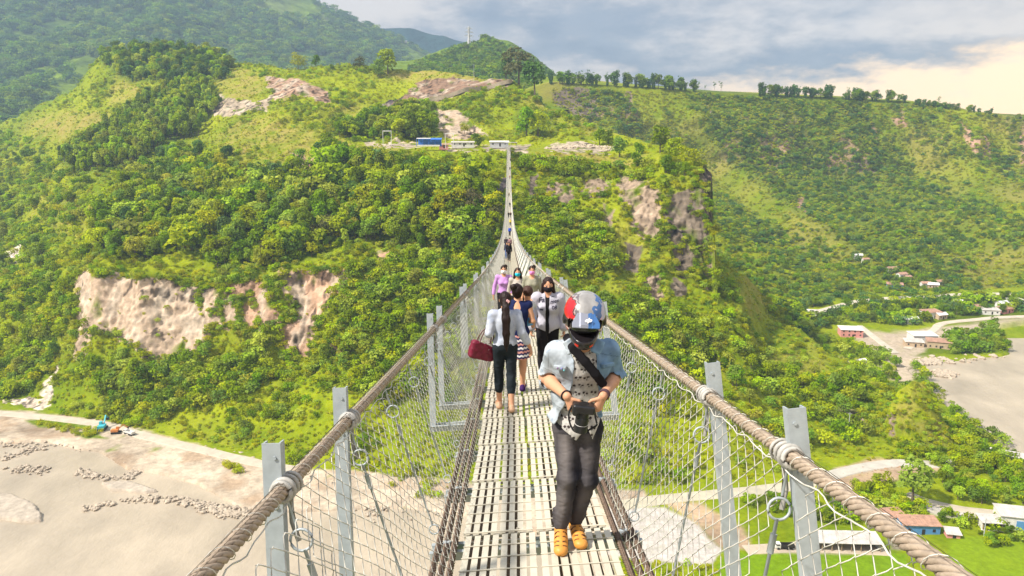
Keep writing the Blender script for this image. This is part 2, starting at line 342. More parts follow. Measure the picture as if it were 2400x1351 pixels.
ROCKS = [ # (polygon, tint, softness)
 ([(172, 655), (205, 615), (222, 655), (268, 640), (330, 655), (400, 655), (452, 668), (505, 672), (560, 710), (575, 790), (540, 765), (500, 770), (480, 800), (455, 838), (395, 848), (340, 838), (290, 800), (258, 775), (205, 790), (205, 850), (178, 845), (176, 740)], ROCK, 5),
 ([(462, 672), (520, 668), (515, 730), (470, 740)], ROCKP, 6),
 ([(556, 720), (585, 690), (608, 770), (570, 780)], ROCKP, 6),
 ([(650, 636), (830, 636), (800, 665), (775, 720), (745, 770), (722, 800), (722, 820), (668, 838), (655, 770), (700, 740), (668, 690)], ROCKP, 5),
 ([(765, 795), (810, 810), (795, 850), (770, 845)], ROCKP, 6),
 ([(560, 640), (580, 625), (582, 650)], ROCK, 4),
 ([(490, 235), (520, 225), (590, 240), (640, 222), (625, 260), (560, 275), (500, 275)], ROCK * [.8, .85, .85], 7),
 ([(0, 605), (45, 570), (60, 580), (45, 615), (10, 612)], np.array([.7, .6, .5]), 3),
 ([(20, 935), (100, 930), (100, 972), (-40, 968), (-200, 950)], np.array([.66, .55, .43]), 3),
 ([(100, 905), (130, 852), (140, 860), (112, 950), (100, 960)], np.array([.6, .52, .42]), 4),
 ([(685, 360), (740, 375), (745, 420), (700, 410)], ROCKP * .8, 8),
 ([(620, 180), (690, 190), (770, 215), (770, 245), (700, 222), (640, 235)], ROCKP * .75, 8),
 ([(985, 196), (1060, 186), (1200, 190), (1195, 202), (1080, 225), (940, 252), (905, 252), (940, 232)], ROCKP * .5, 3),
 ([(880, 250), (940, 228), (990, 218), (1050, 222), (1010, 240), (945, 252)], DARKROCK, 5),
 ([(1018, 262), (1062, 262), (1100, 285), (1150, 320), (1075, 325), (1040, 318), (1018, 300)], ROCK * .95, 4),
 ([(1290, 430), (1345, 425), (1352, 480), (1320, 505), (1296, 470)], ROCK * .62, 5),
 ([(515, 672), (600, 655), (650, 700), (662, 760), (605, 790), (560, 765), (515, 770)], ROCKP * .85, 9),
 ([(1362, 418), (1425, 414), (1428, 452), (1372, 468)], ROCK * .62, 5),
 ([(1438, 402), (1500, 425), (1548, 450), (1552, 520), (1532, 605), (1500, 560), (1468, 510), (1446, 455)], ROCK * .72, 7),
 ([(1640, 400), (1672, 400), (1672, 540), (1640, 520), (1620, 470)], ROCKG, 4),  # dark tint on the cliff corner: its shaded side put into the colour
 ([(1562, 452), (1650, 440), (1656, 560), (1640, 640), (1590, 655), (1556, 570)], ROCKG, 8),
 ([(1625, 590), (1660, 595), (1660, 680), (1648, 680), (1640, 640), (1620, 630)], ROCK * .85, 4),
 ([(1545, 540), (1600, 560), (1590, 590), (1550, 590)], ROCK * .75, 6),
 ([(1500, 645), (1550, 650), (1548, 742), (1515, 735)], ROCK * .68, 6),
 ([(1170, 425), (1190, 420), (1190, 455), (1170, 455)], DARKROCK * 1.3, 5),
 ([(880, 585), (920, 590), (915, 615), (890, 612)], ROCKP * .8, 6),
 ([(985, 700), (1010, 690), (1000, 720)], ROCK * .7, 5),
 ([(1352, 360), (1372, 385), (1368, 400), (1350, 392)], ROCKG, 5),
 ([(1455, 560), (1495, 585), (1500, 640), (1462, 630)], ROCKG * .9, 7),
 ([(1405, 480), (1440, 500), (1436, 545), (1410, 520)], ROCK * .6, 6),
 ([(1565, 660), (1612, 665), (1606, 700), (1572, 705)], ROCKG, 6),
 ([(1240, 410), (1262, 408), (1262, 470), (1244, 466)], ROCKG, 5),
 ([(2080, 970), (2096, 970), (2094, 1020), (2082, 1020)], ROCK * .6, 3),
 ([(1960, 950), (2010, 975), (2040, 1010), (1980, 995)], ROCK * .7, 8),
 ([(1850, 985), (1900, 1000), (1880, 1040)], ROCK * .8, 7),
 ([(1280, 352), (1300, 335), (1380, 330), (1440, 350), (1430, 358), (1300, 356)], SAND * .9, 4),
 ([(1040, 340), (1120, 340), (1115, 352), (1045, 352)], SAND * .8, 4),
 ([(1130, 342), (1240, 342), (1235, 356), (1140, 356)], SAND * .8, 4),
 ([(860, 335), (1000, 332), (1000, 344), (860, 344)], SAND * .8, 4),
]
DRYS = [((620, 330), (130, 60), .75), ((560, 400), (70, 50), .5), ((180, 300), (140, 45), .8), ((290, 230), (45, 60), .7), ((240, 560), (50, 50), .35), ((150, 500), (90, 60), .5),
        ((800, 350), (160, 14), .8), ((1380, 375), (170, 16), .9), ((900, 270), (180, 30), .5), ((560, 200), (70, 40), .8), ((1270, 260), (60, 60), .6), ((1420, 300), (120, 22), .6), ((700, 350), (60, 60), .6),
        ((1060, 178), (180, 20), .9), ((120, 800), (100, 60), .3), ((1760, 700), (60, 50), .4), ((2160, 960), (50, 60), .6), ((1880, 860), (70, 50), .5), ((1040, 700), (60, 60), .25), ((1420, 600), (140, 120), .3)]
LIMES = [((600, 950), (330, 70), .9), ((520, 1010), (120, 50), .6), ((350, 620), (140, 25), .6), ((820, 300), (80, 60), .7), ((900, 190), (240, 30), .9), ((820, 980), (150, 50), .9), ((1480, 640), (160, 220), .45), ((1750, 740), (70, 90), .7), ((1700, 1000), (250, 90), .7), ((60, 720), (100, 90), .4), ((650, 290), (60, 40), .6)]
FOREST = [[(225, 600), (240, 480), (330, 410), (420, 355), (520, 380), (640, 440), (700, 395), (760, 350), (860, 392), (1000, 400), (1165, 405), (1170, 560), (1060, 600), (880, 560), (760, 590), (620, 640), (430, 600), (260, 605)],
          [(140, 380), (250, 310), (330, 250), (480, 190), (520, 260), (430, 330), (300, 400), (180, 420)],
          [(240, 110), (560, 128), (540, 185), (430, 200), (300, 190), (240, 150)],
          [(770, 300), (860, 290), (1010, 262), (1020, 325), (780, 330)], [(1210, 260), (1290, 262), (1290, 315), (1210, 315)]]
BUSHY = [[(0, 300), (200, 430), (240, 640), (170, 900), (0, 950), (-300, 900), (-300, 300)], [(190, 860), (350, 845), (640, 830), (660, 900), (420, 980), (250, 980)], [(820, 640), (1180, 560), (1180, 800), (900, 960), (740, 860)],
         [(1230, 385), (1640, 400), (1650, 430), (1540, 440), (1430, 425), (1240, 425)], [(1240, 470), (1330, 500), (1420, 520), (1480, 620), (1400, 690), (1240, 600)], [(1400, 700), (1700, 760), (1760, 900), (1600, 1000), (1420, 900)], [(1700, 880), (2000, 900), (2060, 1010), (1860, 1060), (1700, 1000)]]
def blob(px, py, L):
    r = 0
    for (cx, cy), (rx, ry), w in L: r = np.maximum(r, w * sstep(np.hypot((px - cx) / rx, (py - cy) / ry), 1.15, .55))
    return r
def maskmax(px, py, polys, soft): 
    r = np.zeros(np.shape(px))
    for q in polys: r = np.maximum(r, inpoly(px, py, q, soft))
    return r
def jit(p, px, py, a=9., sc=7.):
    s = 350. / np.maximum(p[..., 1], 150)
    return px + fbm(p, sc, 3, 71) * a * 1.6 * s + fbm(p, sc * 4, 2, 75) * a * s, py + fbm(p, sc, 3, 72) * a * 1.6 * s
def rockmask(p, px, py):
    jx, jy = jit(p, px, py, 12); best = np.zeros(np.shape(px)); col = np.zeros(np.shape(px) + (3,))
    for poly, c, s in ROCKS:
        m = inpoly(jx, jy, poly, s * .5); col = np.where((m > best)[..., None], c, col); best = np.maximum(best, m)
    return best, col
GREYN = None
def colA(p, px, py):
    n1, n2 = fbm(p, 45, 4, 41) * 1.6, fbm(p, 7, 3, 42) * 1.6
    jx, jy = jit(p, px, py, 16, 14)
    c = GRASS + (LIME - GRASS) * np.clip(.45 + .7 * n1 + .35 * n2, 0, 1)[..., None]
    c = c + (LIME * 1.05 - c) * (blob(jx, jy, LIMES) * np.clip(.8 + n2, 0, 1))[..., None]
    c = c + (DRY - c) * (np.clip(blob(jx, jy, DRYS) * (.75 + n2 * .8) + .25 * np.clip(fbm(p, 22, 3, 47) * 2 - .2, 0, 1), 0, 1))[..., None]
    c = c + (WOOD * 1.3 - c) * (maskmax(jx, jy, FOREST, 8) * .8)[..., None]
    best, rc = rockmask(p, px, py)
    streak = np.clip(fbm(p * [1, 1, .07], 2.6, 2, 51) * 3.2 - .1, 0, 1); mott = fbm(p, 5, 3, 52)
    rc = rc + (np.array([.46, .38, .29]) - rc) * np.clip(fbm(p * [1, 1, .45], 9, 3, 56) * 2.2, 0, .8)[..., None] * (1 - sstep(px, 1250, 1300))[..., None]
    rc = rc * (1 + .45 * fbm(p * [1, 1, .6], 1.7, 2, 58))[..., None] * (1 - .8 * streak[..., None] * (fbm(p, 30, 2, 53) > -.15)[..., None]) * (1 + .3 * mott[..., None])
    right = sstep(px, 1250, 1300); green = np.clip(fbm(p * [1, 1, .6], 8, 3, 54) * 3 - .75 + .38 * right, 0, 1)
    rc = rc + (GRASS * .8 - rc) * green[..., None]
    return c + (rc - c) * sstep(best, .35, .65)[..., None]
def make_terrain():
    V, px, py = A.grid(-700, 2480, 1050, 430, [(25, -12), (90, -60), (200, -120)])
    o = mesh_np('hill', V.reshape(-1, 3), grid_faces(*V.shape[:2]), m_terrain, colA(V, px, py).reshape(-1, 3), smooth=True); tag(o, kind='structure')
make_terrain()

# right valley wall
def dispB(p, px, py):
    q = p.copy(); sk = p.copy(); sk[..., 0] = p[..., 0] - p[..., 2] * -.55
    h = sstep(p[..., 2], 52, 20) * sstep(p[..., 2], -124, -100)
    r = 1 - np.abs(fbm(sk * [1, .25, .12], 95, 3, 61)) * 2.4; n = fbm(p, 45, 3, 62); f = fbm(p, 14, 3, 63)
    a = ((r - .3) * 26 + n * 9 + f * 4) * h + f * 1.2
    q[..., 1] -= a * .9; q[..., 2] += a * .3 * h; return q
B = Loft([
 (1180, [(700, 560), (640, 620), (560, 690), (480, 750), (400, 800), (330, 850), (272, 900), (225, 950), (220, 1150)]),
 (1290, [(705, 560), (640, 620), (560, 690), (480, 750), (400, 800), (320, 860), (250, 905), (193, 950), (178, 1200)]),
 (1500, [(705, 560), (650, 600), (570, 670), (490, 740), (410, 800), (350, 840), (270, 890), (203, 950), (198, 1200)]),
 (1700, [(708, 560), (655, 600), (590, 660), (520, 720), (440, 790), (385, 830), (290, 885), (218, 950), (214, 1200)]),
 (1900, [(722, 545), (670, 590), (610, 650), (540, 710), (470, 770), (400, 830), (305, 890), (226, 950), (222, 1200)]),
 (2100, [(706, 560), (660, 605), (600, 660), (530, 715), (460, 770), (410, 815), (315, 880), (236, 950), (233, 1200)]),
 (2200, [(700, 570), (655, 610), (595, 660), (525, 715), (455, 770), (405, 815), (320, 880), (246, 940), (243, 1150)]),
 (2300, [(695, 580), (650, 615), (590, 665), (520, 720), (450, 775), (395, 820), (325, 870), (266, 920), (262, 1100)]),
 (2400, [(690, 588), (645, 620), (585, 670), (515, 725), (450, 775), (390, 820), (335, 860), (282, 900), (277, 1050)]),
 (2700, [(680, 600), (640, 630), (590, 670), (530, 720), (470, 770), (420, 810), (375, 840), (340, 870), (330, 950)]),
 (3100, [(670, 610), (640, 635), (600, 670), (560, 710), (520, 750), (480, 790), (450, 820), (430, 850), (425, 900)]),
], dispB)
B.T[:, 4, 1] += (B.T[:, 7, 1] - B.T[:, 4, 1]) * .30; B.T[:, 5, 1] += (B.T[:, 7, 1] - B.T[:, 5, 1]) * .50; B.T[:, 6, 1] += (B.T[:, 7, 1] - B.T[:, 6, 1]) * .55
BR = [([(1290, 215), (1360, 205), (1400, 215), (1405, 290), (1350, 285), (1310, 260)], ROCKG * .9, 8), ([(1470, 215), (1480, 215), (1480, 262), (1472, 262)], ROCK * .8, 2), ([(1655, 245), (1662, 245), (1662, 290), (1656, 290)], ROCK * .9, 2),
      ([(2090, 280), (2120, 275), (2125, 300), (2100, 305)], ROCKP * .8, 5), ([(1815, 340), (1850, 335), (1845, 362), (1822, 360)], ROCKP * .9, 4), ([(2235, 290), (2255, 290), (2265, 330), (2300, 330), (2330, 370), (2290, 378), (2262, 360), (2245, 320)], ROCKP * .9, 5),
      ([(2060, 295), (2072, 300), (2070, 320), (2060, 315)], ROCKP, 3), ([(1930, 365), (1960, 365), (1955, 385), (1935, 385)], ROCKP * .7, 4), ([(2100, 370), (2115, 365), (2112, 410), (2104, 410)], ROCKP * .8, 3), ([(1800, 275), (1830, 280), (1810, 300)], ROCKG, 5),
      ([(2390, 300), (2420, 300), (2420, 380), (2395, 385)], ROCKP, 4), ([(1865, 465), (1882, 465), (1878, 505), (1870, 500)], ROCKP * .8, 4), ([(1990, 380), (2060, 385), (2040, 410), (1990, 400)], ROCKG * .9, 7)]
def colB(p, px, py):
    n1, n2 = fbm(p, 80, 4, 81) * 1.6, fbm(p, 16, 3, 82) * 1.6
    c = GRASS * .9 + (LIME * .9 - GRASS * .9) * np.clip(.4 + .7 * n1 + .3 * n2, 0, 1)[..., None]
    c = c + (DRY * .9 - c) * np.clip(.12 + fbm(p, 50, 3, 83) * 1.3, 0, .65)[..., None]
    sk = p.copy(); sk[..., 0] = p[..., 0] + p[..., 2] * .55
    c = c + (WOOD * 1.2 - c) * (np.clip(fbm(sk * [1, .25, .15], 70, 4, 84) * 2.6 + .05, 0, 1) * .75)[..., None]
    band = sstep(p[..., 2], -45, -20) * sstep(p[..., 2], 48, 30) * np.clip(fbm(p * [1, 1, .14], 34, 4, 88) * 4.2 - .25, 0, 1)
    c = c + (np.array([.27, .185, .115]) * (1 - .5 * np.clip(fbm(p * [1, 1, .1], 6, 2, 89) * 2, 0, 1))[..., None] - c) * (band * .85)[..., None]
    jx, jy = px + fbm(p, 14, 3, 85) * 14, py + fbm(p, 14, 3, 86) * 12; best = 0; rc = np.zeros_like(c)
    for poly, k, s in BR:
        m = inpoly(jx, jy, poly, s); rc = np.where((m > best)[..., None], k, rc); best = np.maximum(best, m)
    rc = rc * (1 - .5 * np.clip(fbm(p * [1, 1, .12], 9, 3, 87) * 2, 0, 1))[..., None]
    return c + (rc - c) * sstep(best, .3, .7)[..., None]
V, px, py = B.grid(1180, 3100, 620, 330, [(200, -40), (800, -200)])
tag(mesh_np('hill', V.reshape(-1, 3), grid_faces(*V.shape[:2]), m_terrain, colB(V, px, py).reshape(-1, 3), smooth=True), kind='structure')

# far ranges: (columns, near-far rows)
def far(cols, x0, x1, nx, nu, amp, scale, c0, c1, seed, extra=None, back=((80, -100), (200, -400))):
    def disp(p, px, py):
        q = p.copy(); r = 1 - np.abs(fbm(p * [1, .5, .4], scale, 4, seed)) * 2.2; f = fbm(p, scale * .2, 4, seed + 5); a = (r - .3) * amp + f * amp * .35
        q[..., 1] -= a * 1.4; q[..., 2] += a * .12; return q
    Lf = Loft(cols, disp); V, px, py = Lf.grid(x0, x1, nx, nu, back)
    n1, n2 = fbm(V, scale * .8, 5, seed + 9) * 1.7, fbm(V, scale * .12, 4, seed + 12) * 1.7
    c = np.array(c0) + (np.array(c1) - np.array(c0)) * np.clip(.45 + .6 * n1 + .4 * n2, 0, 1)[..., None]
    if extra: c = extra(c, V, px, py)
    o = mesh_np('mountain', V.reshape(-1, 3), grid_faces(*V.shape[:2]), m_far, c.reshape(-1, 3), smooth=True); tag(o, kind='structure'); return Lf
def exC(c, V, px, py):
    for (cx, cy), (rx, ry), w in [((760, 60), (70, 26), .8), ((640, 30), (80, 30), .4), ((800, 105), (60, 18), .9), ((250, 20), (40, 18), .7), ((125, 10), (20, 10), 1.), ((270, 25), (30, 8), 1.2), ((570, 90), (90, 20), .4)]:
        c = c + (np.array([.17, .20, .07]) - c) * (np.clip(w * sstep(np.hypot((px - cx) / rx, (py - cy) / ry) + fbm(V, 90, 3, 5) * .7, 1.1, .6), 0, 1))[..., None]
    return c
Cm = far([(-900, [(520, 1100), (400, 1500), (200, 2100), (0, 2500), (-300, 3000)]), (0, [(420, 1050), (300, 1350), (180, 1900), (40, 2400), (-250, 3000)]), (400, [(330, 1250), (220, 1700), (140, 2000), (30, 2400), (-160, 3000)]),
     (620, [(300, 1500), (200, 1900), (140, 2200), (60, 2600), (-60, 3000)]), (735, [(280, 1600), (190, 2000), (140, 2300), (80, 2600), (0, 3000)]), (800, [(270, 1700), (190, 2100), (145, 2350), (90, 2650), (40, 3000)]),
     (870, [(265, 1750), (190, 2150), (150, 2400), (105, 2700), (66, 3000)]), (940, [(262, 1800), (195, 2200), (158, 2400), (125, 2700), (98, 3000)]), (1020, [(260, 1900), (200, 2300), (165, 2500), (148, 2750), (134, 3000)]), (1120, [(260, 1900), (220, 2300), (200, 2500), (190, 2700), (180, 3000)])],
    -900, 1120, 560, 260, 75, 420, WOOD * 1.0, GRASS * 1.15, 101, exC)
far([(700, [(200, 3000), (120, 3120), (60, 3250), (45, 3350)]), (860, [(200, 3000), (140, 3120), (90, 3250), (63, 3350)]), (960, [(200, 3000), (150, 3120), (100, 3250), (68, 3350)]), (1040, [(200, 3000), (150, 3120), (115, 3250), (88, 3350)]), (1076, [(200, 3000), (160, 3120), (120, 3250), (98, 3350)]), (1160, [(210, 3000), (190, 3120), (160, 3250), (140, 3350)]), (1290, [(230, 3000), (220, 3120), (215, 3250), (210, 3350)])],
    700, 1290, 160, 60, 35, 400, (.012, .035, .040), (.02, .05, .045), 131)
Eh = far([(840, [(260, 900), (210, 1100), (185, 1200), (170, 1300), (160, 1400)]), (980, [(250, 900), (200, 1100), (175, 1300), (155, 1450), (140, 1600)]), (1050, [(250, 900), (200, 1100), (165, 1300), (135, 1450), (116, 1600)]), (1100, [(250, 900), (195, 1100), (150, 1300), (120, 1450), (100, 1600)]), (1145, [(250, 900), (190, 1100), (145, 1300), (112, 1450), (92, 1600)]),
     (1190, [(250, 900), (195, 1100), (150, 1300), (118, 1450), (98, 1600)]), (1240, [(250, 900), (205, 1100), (170, 1300), (145, 1450), (126, 1600)]), (1280, [(255, 900), (220, 1100), (195, 1300), (172, 1450), (156, 1600)]), (1330, [(260, 900), (240, 1100), (220, 1300), (205, 1450), (196, 1600)])],
    840, 1330, 260, 140, 16, 130, WOOD * 1.3, GRASS * 1.2, 151, back=((200, -60), (700, -300)))

# valley floor: one sheet, water on top in the river bed
WL = [[(-900, 1030), (0, 1040), (110, 1036), (170, 1050), (232, 1058), (262, 1078), (298, 1100), (380, 1112), (470, 1138), (512, 1165), (560, 1192), (640, 1205), (800, 1195), (960, 1190), (1060, 1204), (1170, 1222), (1260, 1250), (1330, 1285), (1370, 1330), (1390, 1420), (300, 1700), (-1500, 1700)]]
WR = [[(2130, 866), (2160, 848), (2230, 846), (2300, 838), (2368, 830), (2362, 812), (2330, 780), (2330, 762), (2400, 755), (2700, 745), (3400, 740), (3400, 1300), (2500, 1150), (2400, 1085), (2360, 1060), (2300, 1010), (2230, 965), (2190, 925), (2150, 885)]]
BARS = [[(-60, 1150), (30, 1158), (78, 1180), (100, 1205), (96, 1222), (60, 1226), (-20, 1214), (-60, 1210)], [(230, 1130), (300, 1128), (370, 1152), (340, 1158), (260, 1150)]]
def terr_h(D): return 11 * sstep(D, 440, 600)
def plain_pt(px, py):
    t = tanpy(py); D = -PLAIN / t
    for _ in range(25): D = .5 * D + .5 * (-(PLAIN + terr_h(D)) / t)
    return Pn(px, py, D)
ROADS = [ # photo polyline on the valley floor, width, colour
 ('road', [(-500, 925), (-200, 952), (0, 971), (110, 980), (215, 993), (262, 1000), (300, 1014), (420, 1044), (520, 1068), (620, 1092), (700, 1104)], 5.5, (.62, .54, .42)),
 ('road', [(1440, 1190), (1500, 1180), (1600, 1168), (1740, 1156), (1840, 1144), (1935, 1134)], 6.5, (.60, .54, .40)),
 ('road', [(1900, 1136), (1960, 1112), (2040, 1094), (2110, 1086), (2170, 1090), (2205, 1092), (2232, 1084), (2244, 1070), (2243, 1056), (2234, 1050)], 6, (.58, .54, .46)),
 ('road', [(2125, 1160), (2170, 1178), (2240, 1195), (2330, 1206), (2420, 1215)], 4.5, (.58, .5, .38)),
 ('road', [(1745, 1292), (1850, 1286), (1960, 1288), (2080, 1296)], 5, (.58, .48, .36)),
 ('road', [(1895, 735), (1930, 728), (1965, 718), (2005, 707), (2050, 702), (2100, 699), (2160, 697), (2220, 692), (2290, 690), (2420, 689), (2600, 690)], 6.5, (.66, .58, .46)),
 ('road', [(2420, 742), (2330, 745), (2290, 750), (2240, 754), (2200, 760), (2190, 775), (2150, 800), (2125, 820)], 5, (.66, .56, .44)),
 ('road', [(2015, 765), (2060, 800), (2100, 830)], 4, (.62, .55, .44)),
]
def road_line(pts, step=2.0):
    q = plain_pt(np.array([p[0] for p in pts], float), np.array([p[1] for p in pts], float)); q = np.array(q)
    for _ in range(2):   # Chaikin
        q = np.concatenate([q[:1], np.stack([q[:-1] * .75 + q[1:] * .25, q[:-1] * .25 + q[1:] * .75], 1).reshape(-1, 3), q[-1:]])
    d = np.r_[0, np.cumsum(np.linalg.norm(np.diff(q, axis=0), axis=1))]; n = max(4, int(d[-1] / step)); t = np.linspace(0, d[-1], n)
    return np.stack([np.interp(t, d, q[:, k]) for k in range(3)], 1)
RLINES = [(road_line(r[1]), r[2], r[3]) for r in ROADS]
def road_mask(p):
    m = np.zeros(p.shape[:-1])
    for q, w, c in RLINES:
        lo, hi = q.min(0) - 12, q.max(0) + 12; sel = (p[..., 0] > lo[0]) & (p[..., 0] < hi[0]) & (p[..., 1] > lo[1]) & (p[..., 1] < hi[1])
        if not sel.any(): continue
        s = p[sel]; d = np.full(len(s), 1e9)
        for k in range(0, len(q), 2): d = np.minimum(d, np.hypot(s[:, 0] - q[k, 0], s[:, 1] - q[k, 1]))
        m[sel] = np.maximum(m[sel], sstep(d, w / 2 + 4.5, w / 2 + 1.5))
    return m
def plain_cols(p, px, py):
    n, f, g = fbm(p, 16, 4, 201) * 1.6, fbm(p, 3, 3, 202) * 1.6, fbm(p, 60, 3, 203) * 1.6
    jx, jy = px + fbm(p, 8, 3, 205) * 22, py + fbm(p, 8, 3, 206) * 9
    water = maskmax(px + fbm(p, 10, 3, 207) * 10, py + fbm(p, 10, 3, 208) * 4, WL + WR, 2); bars = maskmax(jx * .5 + px * .5, jy * .5 + py * .5, BARS, 2)
    c = GRASS * 1.05 + (LIME - GRASS) * np.clip(.5 + n * .6 + f * .3, 0, 1)[..., None]
    sand = SAND * (1 + .22 * n[..., None]) * (1 + .25 * f[..., None]); brown = np.array([.33, .235, .155]) * (1 + .4 * n[..., None]); grey = np.array([.46, .42, .38]) * (1 + .12 * f[..., None])
    leftbank = inpoly(jx, jy, [(-1500, 930), (0, 960), (240, 985), (620, 1090), (760, 1100), (1100, 1130), (1230, 1165), (1500, 1150), (1520, 1175), (1440, 1180), (1440, 1420), (1100, 1500), (0, 1500), (-1500, 1500)], 4)
    c = c + (sand - c) * leftbank[..., None]
    c = c + (brown - c) * (leftbank * np.clip(fbm(p, 12, 3, 211) * 2.4 - .35, 0, .8))[..., None]
    c = c + (GRASS - c) * (leftbank * np.clip(fbm(p, 9, 3, 214) * 3 - 1.15, 0, 1))[..., None]
    for poly, k, s in [([(55, 985), (110, 980), (215, 1000), (190, 1008), (90, 1003)], GRASS, 3), ([(170, 1018), (225, 1008), (255, 1030), (210, 1030)], GRASS, 3),
        ([(1425, 1190), (1560, 1195), (1620, 1225), (1690, 1290), (1675, 1325), (1500, 1322), (1425, 1300)], grey, 3), ([(1540, 1170), (1640, 1180), (1740, 1240), (1760, 1290), (1690, 1290), (1620, 1225)], brown * 1.3, 6),
        ([(1940, 1108), (2040, 1078), (2170, 1078), (2200, 1100), (2180, 1120), (2060, 1135), (2000, 1150), (1930, 1140)], brown * 1.15, 4), ([(1960, 1100), (2120, 1078), (2180, 1090), (2100, 1100), (1990, 1118)], SAND * .85, 4),
        ([(1740, 1285), (1900, 1270), (2080, 1290), (2060, 1305), (1780, 1300)], SAND * .9, 3), ([(1700, 1300), (2120, 1300), (2150, 1420), (1650, 1420)], np.array([.14, .235, .006]), 4), ([(2230, 1268), (2500, 1240), (2600, 1450), (2200, 1450)], np.array([.17, .25, .008]), 5),
        ([(2170, 1180), (2300, 1200), (2280, 1222), (2200, 1215), (2140, 1195)], grey, 4), ([(2080, 1262), (2150, 1262), (2140, 1290), (2090, 1290)], np.array([.22, .19, .14]), 3),
        ([(1960, 770), (2090, 780), (2210, 770), (2350, 740), (2420, 735), (2420, 750), (2330, 762), (2330, 790), (2150, 842), (2110, 850), (2020, 810)], SAND * .9, 5), ([(2215, 790), (2330, 765), (2365, 825), (2230, 838), (2150, 835)], GRASS * .8, 5), ([(1870, 840), (2130, 840), (2150, 880), (2120, 900), (1960, 860)], SAND, 5),
        ([(2140, 720), (2420, 690), (2420, 745), (2230, 760), (2150, 745)], GRASS * .7, 6), ([(2330, 1060), (2420, 1050), (2420, 1100), (2370, 1100)], SAND, 3)]:
        k = np.asarray(k); c = c + (k - c) * (inpoly(jx * .6 + px * .4, jy * .6 + py * .4, poly, s) * (np.clip(1.05 + f * .3, 0, 1)))[..., None]
    c = c + (np.array([.42, .36, .29]) * (1 + .2 * f[..., None]) - c) * bars[..., None]
    return c, np.clip(water - bars, 0, 1)
def plain_mesh():
    px, py = np.meshgrid(np.arange(-1500, 3500, 5.), np.concatenate([[3400, 2600, 2100, 1850, 1700, 1600, 1520, 1460, 1420, 1390, 1370], np.arange(1360, 660, -2.)]))
    p = plain_pt(px, py); c, w = plain_cols(p, px, py)
    h = fbm(p, 25, 3, 221) * .9 + fbm(p, 5, 3, 222) * .35 + fbm(p, 1.6, 2, 223) * .15 * sstep(p[..., 1], 400, 250)
    rm = road_mask(p); h = (h * .8 + .55) * (1 - rm) + .45 * rm; w = w * (1 - rm)
    p[..., 2] += np.where(w > 0, h * (1 - w) - 2.2 * sstep(w, .1, .8), h)
    return mesh_np('ground', p.reshape(-1, 3), grid_faces(*px.shape)[:, ::-1][:, ::-1], m_terrain, c.reshape(-1, 3), smooth=True)
tag(plain_mesh(), kind='structure')
m_water = mat('muddy_river_water', (.40, .335, .25), rough=.32, noise=(.045, .24, 8), bump=(.5, .7, .4), spec=.4, stretch=(1, .55, 1))
wv = np.array([[-1500, 60, 0], [-1500, 1300, 0], [1500, 1300, 0], [1500, 60, 0]], float); wv[:, 2] = PLAIN - .35
tag(mesh_np('river', wv, [[0, 3, 2, 1]], m_water), kind='structure')
# base sheet to the horizon
bv = np.array([[-4250, -380], [-4250, 3600], [1550, 3600], [1550, -380]], float); bv = np.c_[bv, np.full(4, -150.)]
tag(mesh_np('ground', bv, [[0, 3, 2, 1]], mat('valley_ground', (.10, .14, .03), rough=1, noise=(.02, .3, 6))), kind='structure')
# near gorge side under the camera, behind the bridge head
# ------------------------------------------------------------------ vegetation
rng = np.random.default_rng(7)
m_leaf = mat('foliage_fresh_green', (.350, .450, .003), rough=.6, rnd=(.022, .12, .38), trans=.40, spec=.06)
m_leafd = mat('foliage_deep_green', (.185, .290, .003), rough=.6, rnd=(.02, .12, .38), trans=.36, spec=.06)
m_leafy = mat('foliage_yellow_green', (.440, .470, .005), rough=.6, rnd=(.02, .10, .28), trans=.4, spec=.06)
m_leafb = mat('foliage_blue_green', (.100, .190, .035), rough=.65, rnd=(.02, .1, .3), trans=.3, spec=.06)
m_leafo = mat('foliage_olive', (.110, .105, .035), rough=.7, rnd=(.02, .1, .2), trans=.2, spec=.06)
m_bark = mat('bark', (.12, .09, .06), rough=.9, noise=(3, .3))
def crown_geo(r, blobs, nleaf, size, droop=0.):
    """leaf clumps on the shells of several blobs; blobs: list of (centre, radii)"""
    w = np.array([b[1][0] * b[1][2] for b in blobs]); k = r.choice(len(blobs), nleaf, p=w / w.sum())
    c = np.array([b[0] for b in blobs])[k]; rad = np.array([b[1] for b in blobs])[k]
    d = r.normal(size=(nleaf, 3)); d /= np.linalg.norm(d, axis=1)[:, None]; d[:, 2] = np.where(d[:, 2] < -.55, -d[:, 2], d[:, 2])
    sh = r.uniform(.72, 1.08, (nleaf, 1)); p = c + d * rad * sh
    nrm = d + r.normal(size=(nleaf, 3)) * .55 + [0, 0, .25 - droop]; nrm /= np.linalg.norm(nrm, axis=1)[:, None]
    t = np.cross(nrm, r.normal(size=(nleaf, 3))); t /= np.linalg.norm(t, axis=1)[:, None]; b = np.cross(nrm, t)
    s = size * r.uniform(.6, 1.3, (nleaf, 1)); asp = r.uniform(.55, .95, (nleaf, 1))
    V = np.stack([p - t * s, p - b * s * asp * .8 + nrm * s * .12, p + t * s * .9, p + b * s * asp - nrm * s * .15], 1).reshape(-1, 3)
    F = np.arange(nleaf * 4).reshape(-1, 4); return V, F
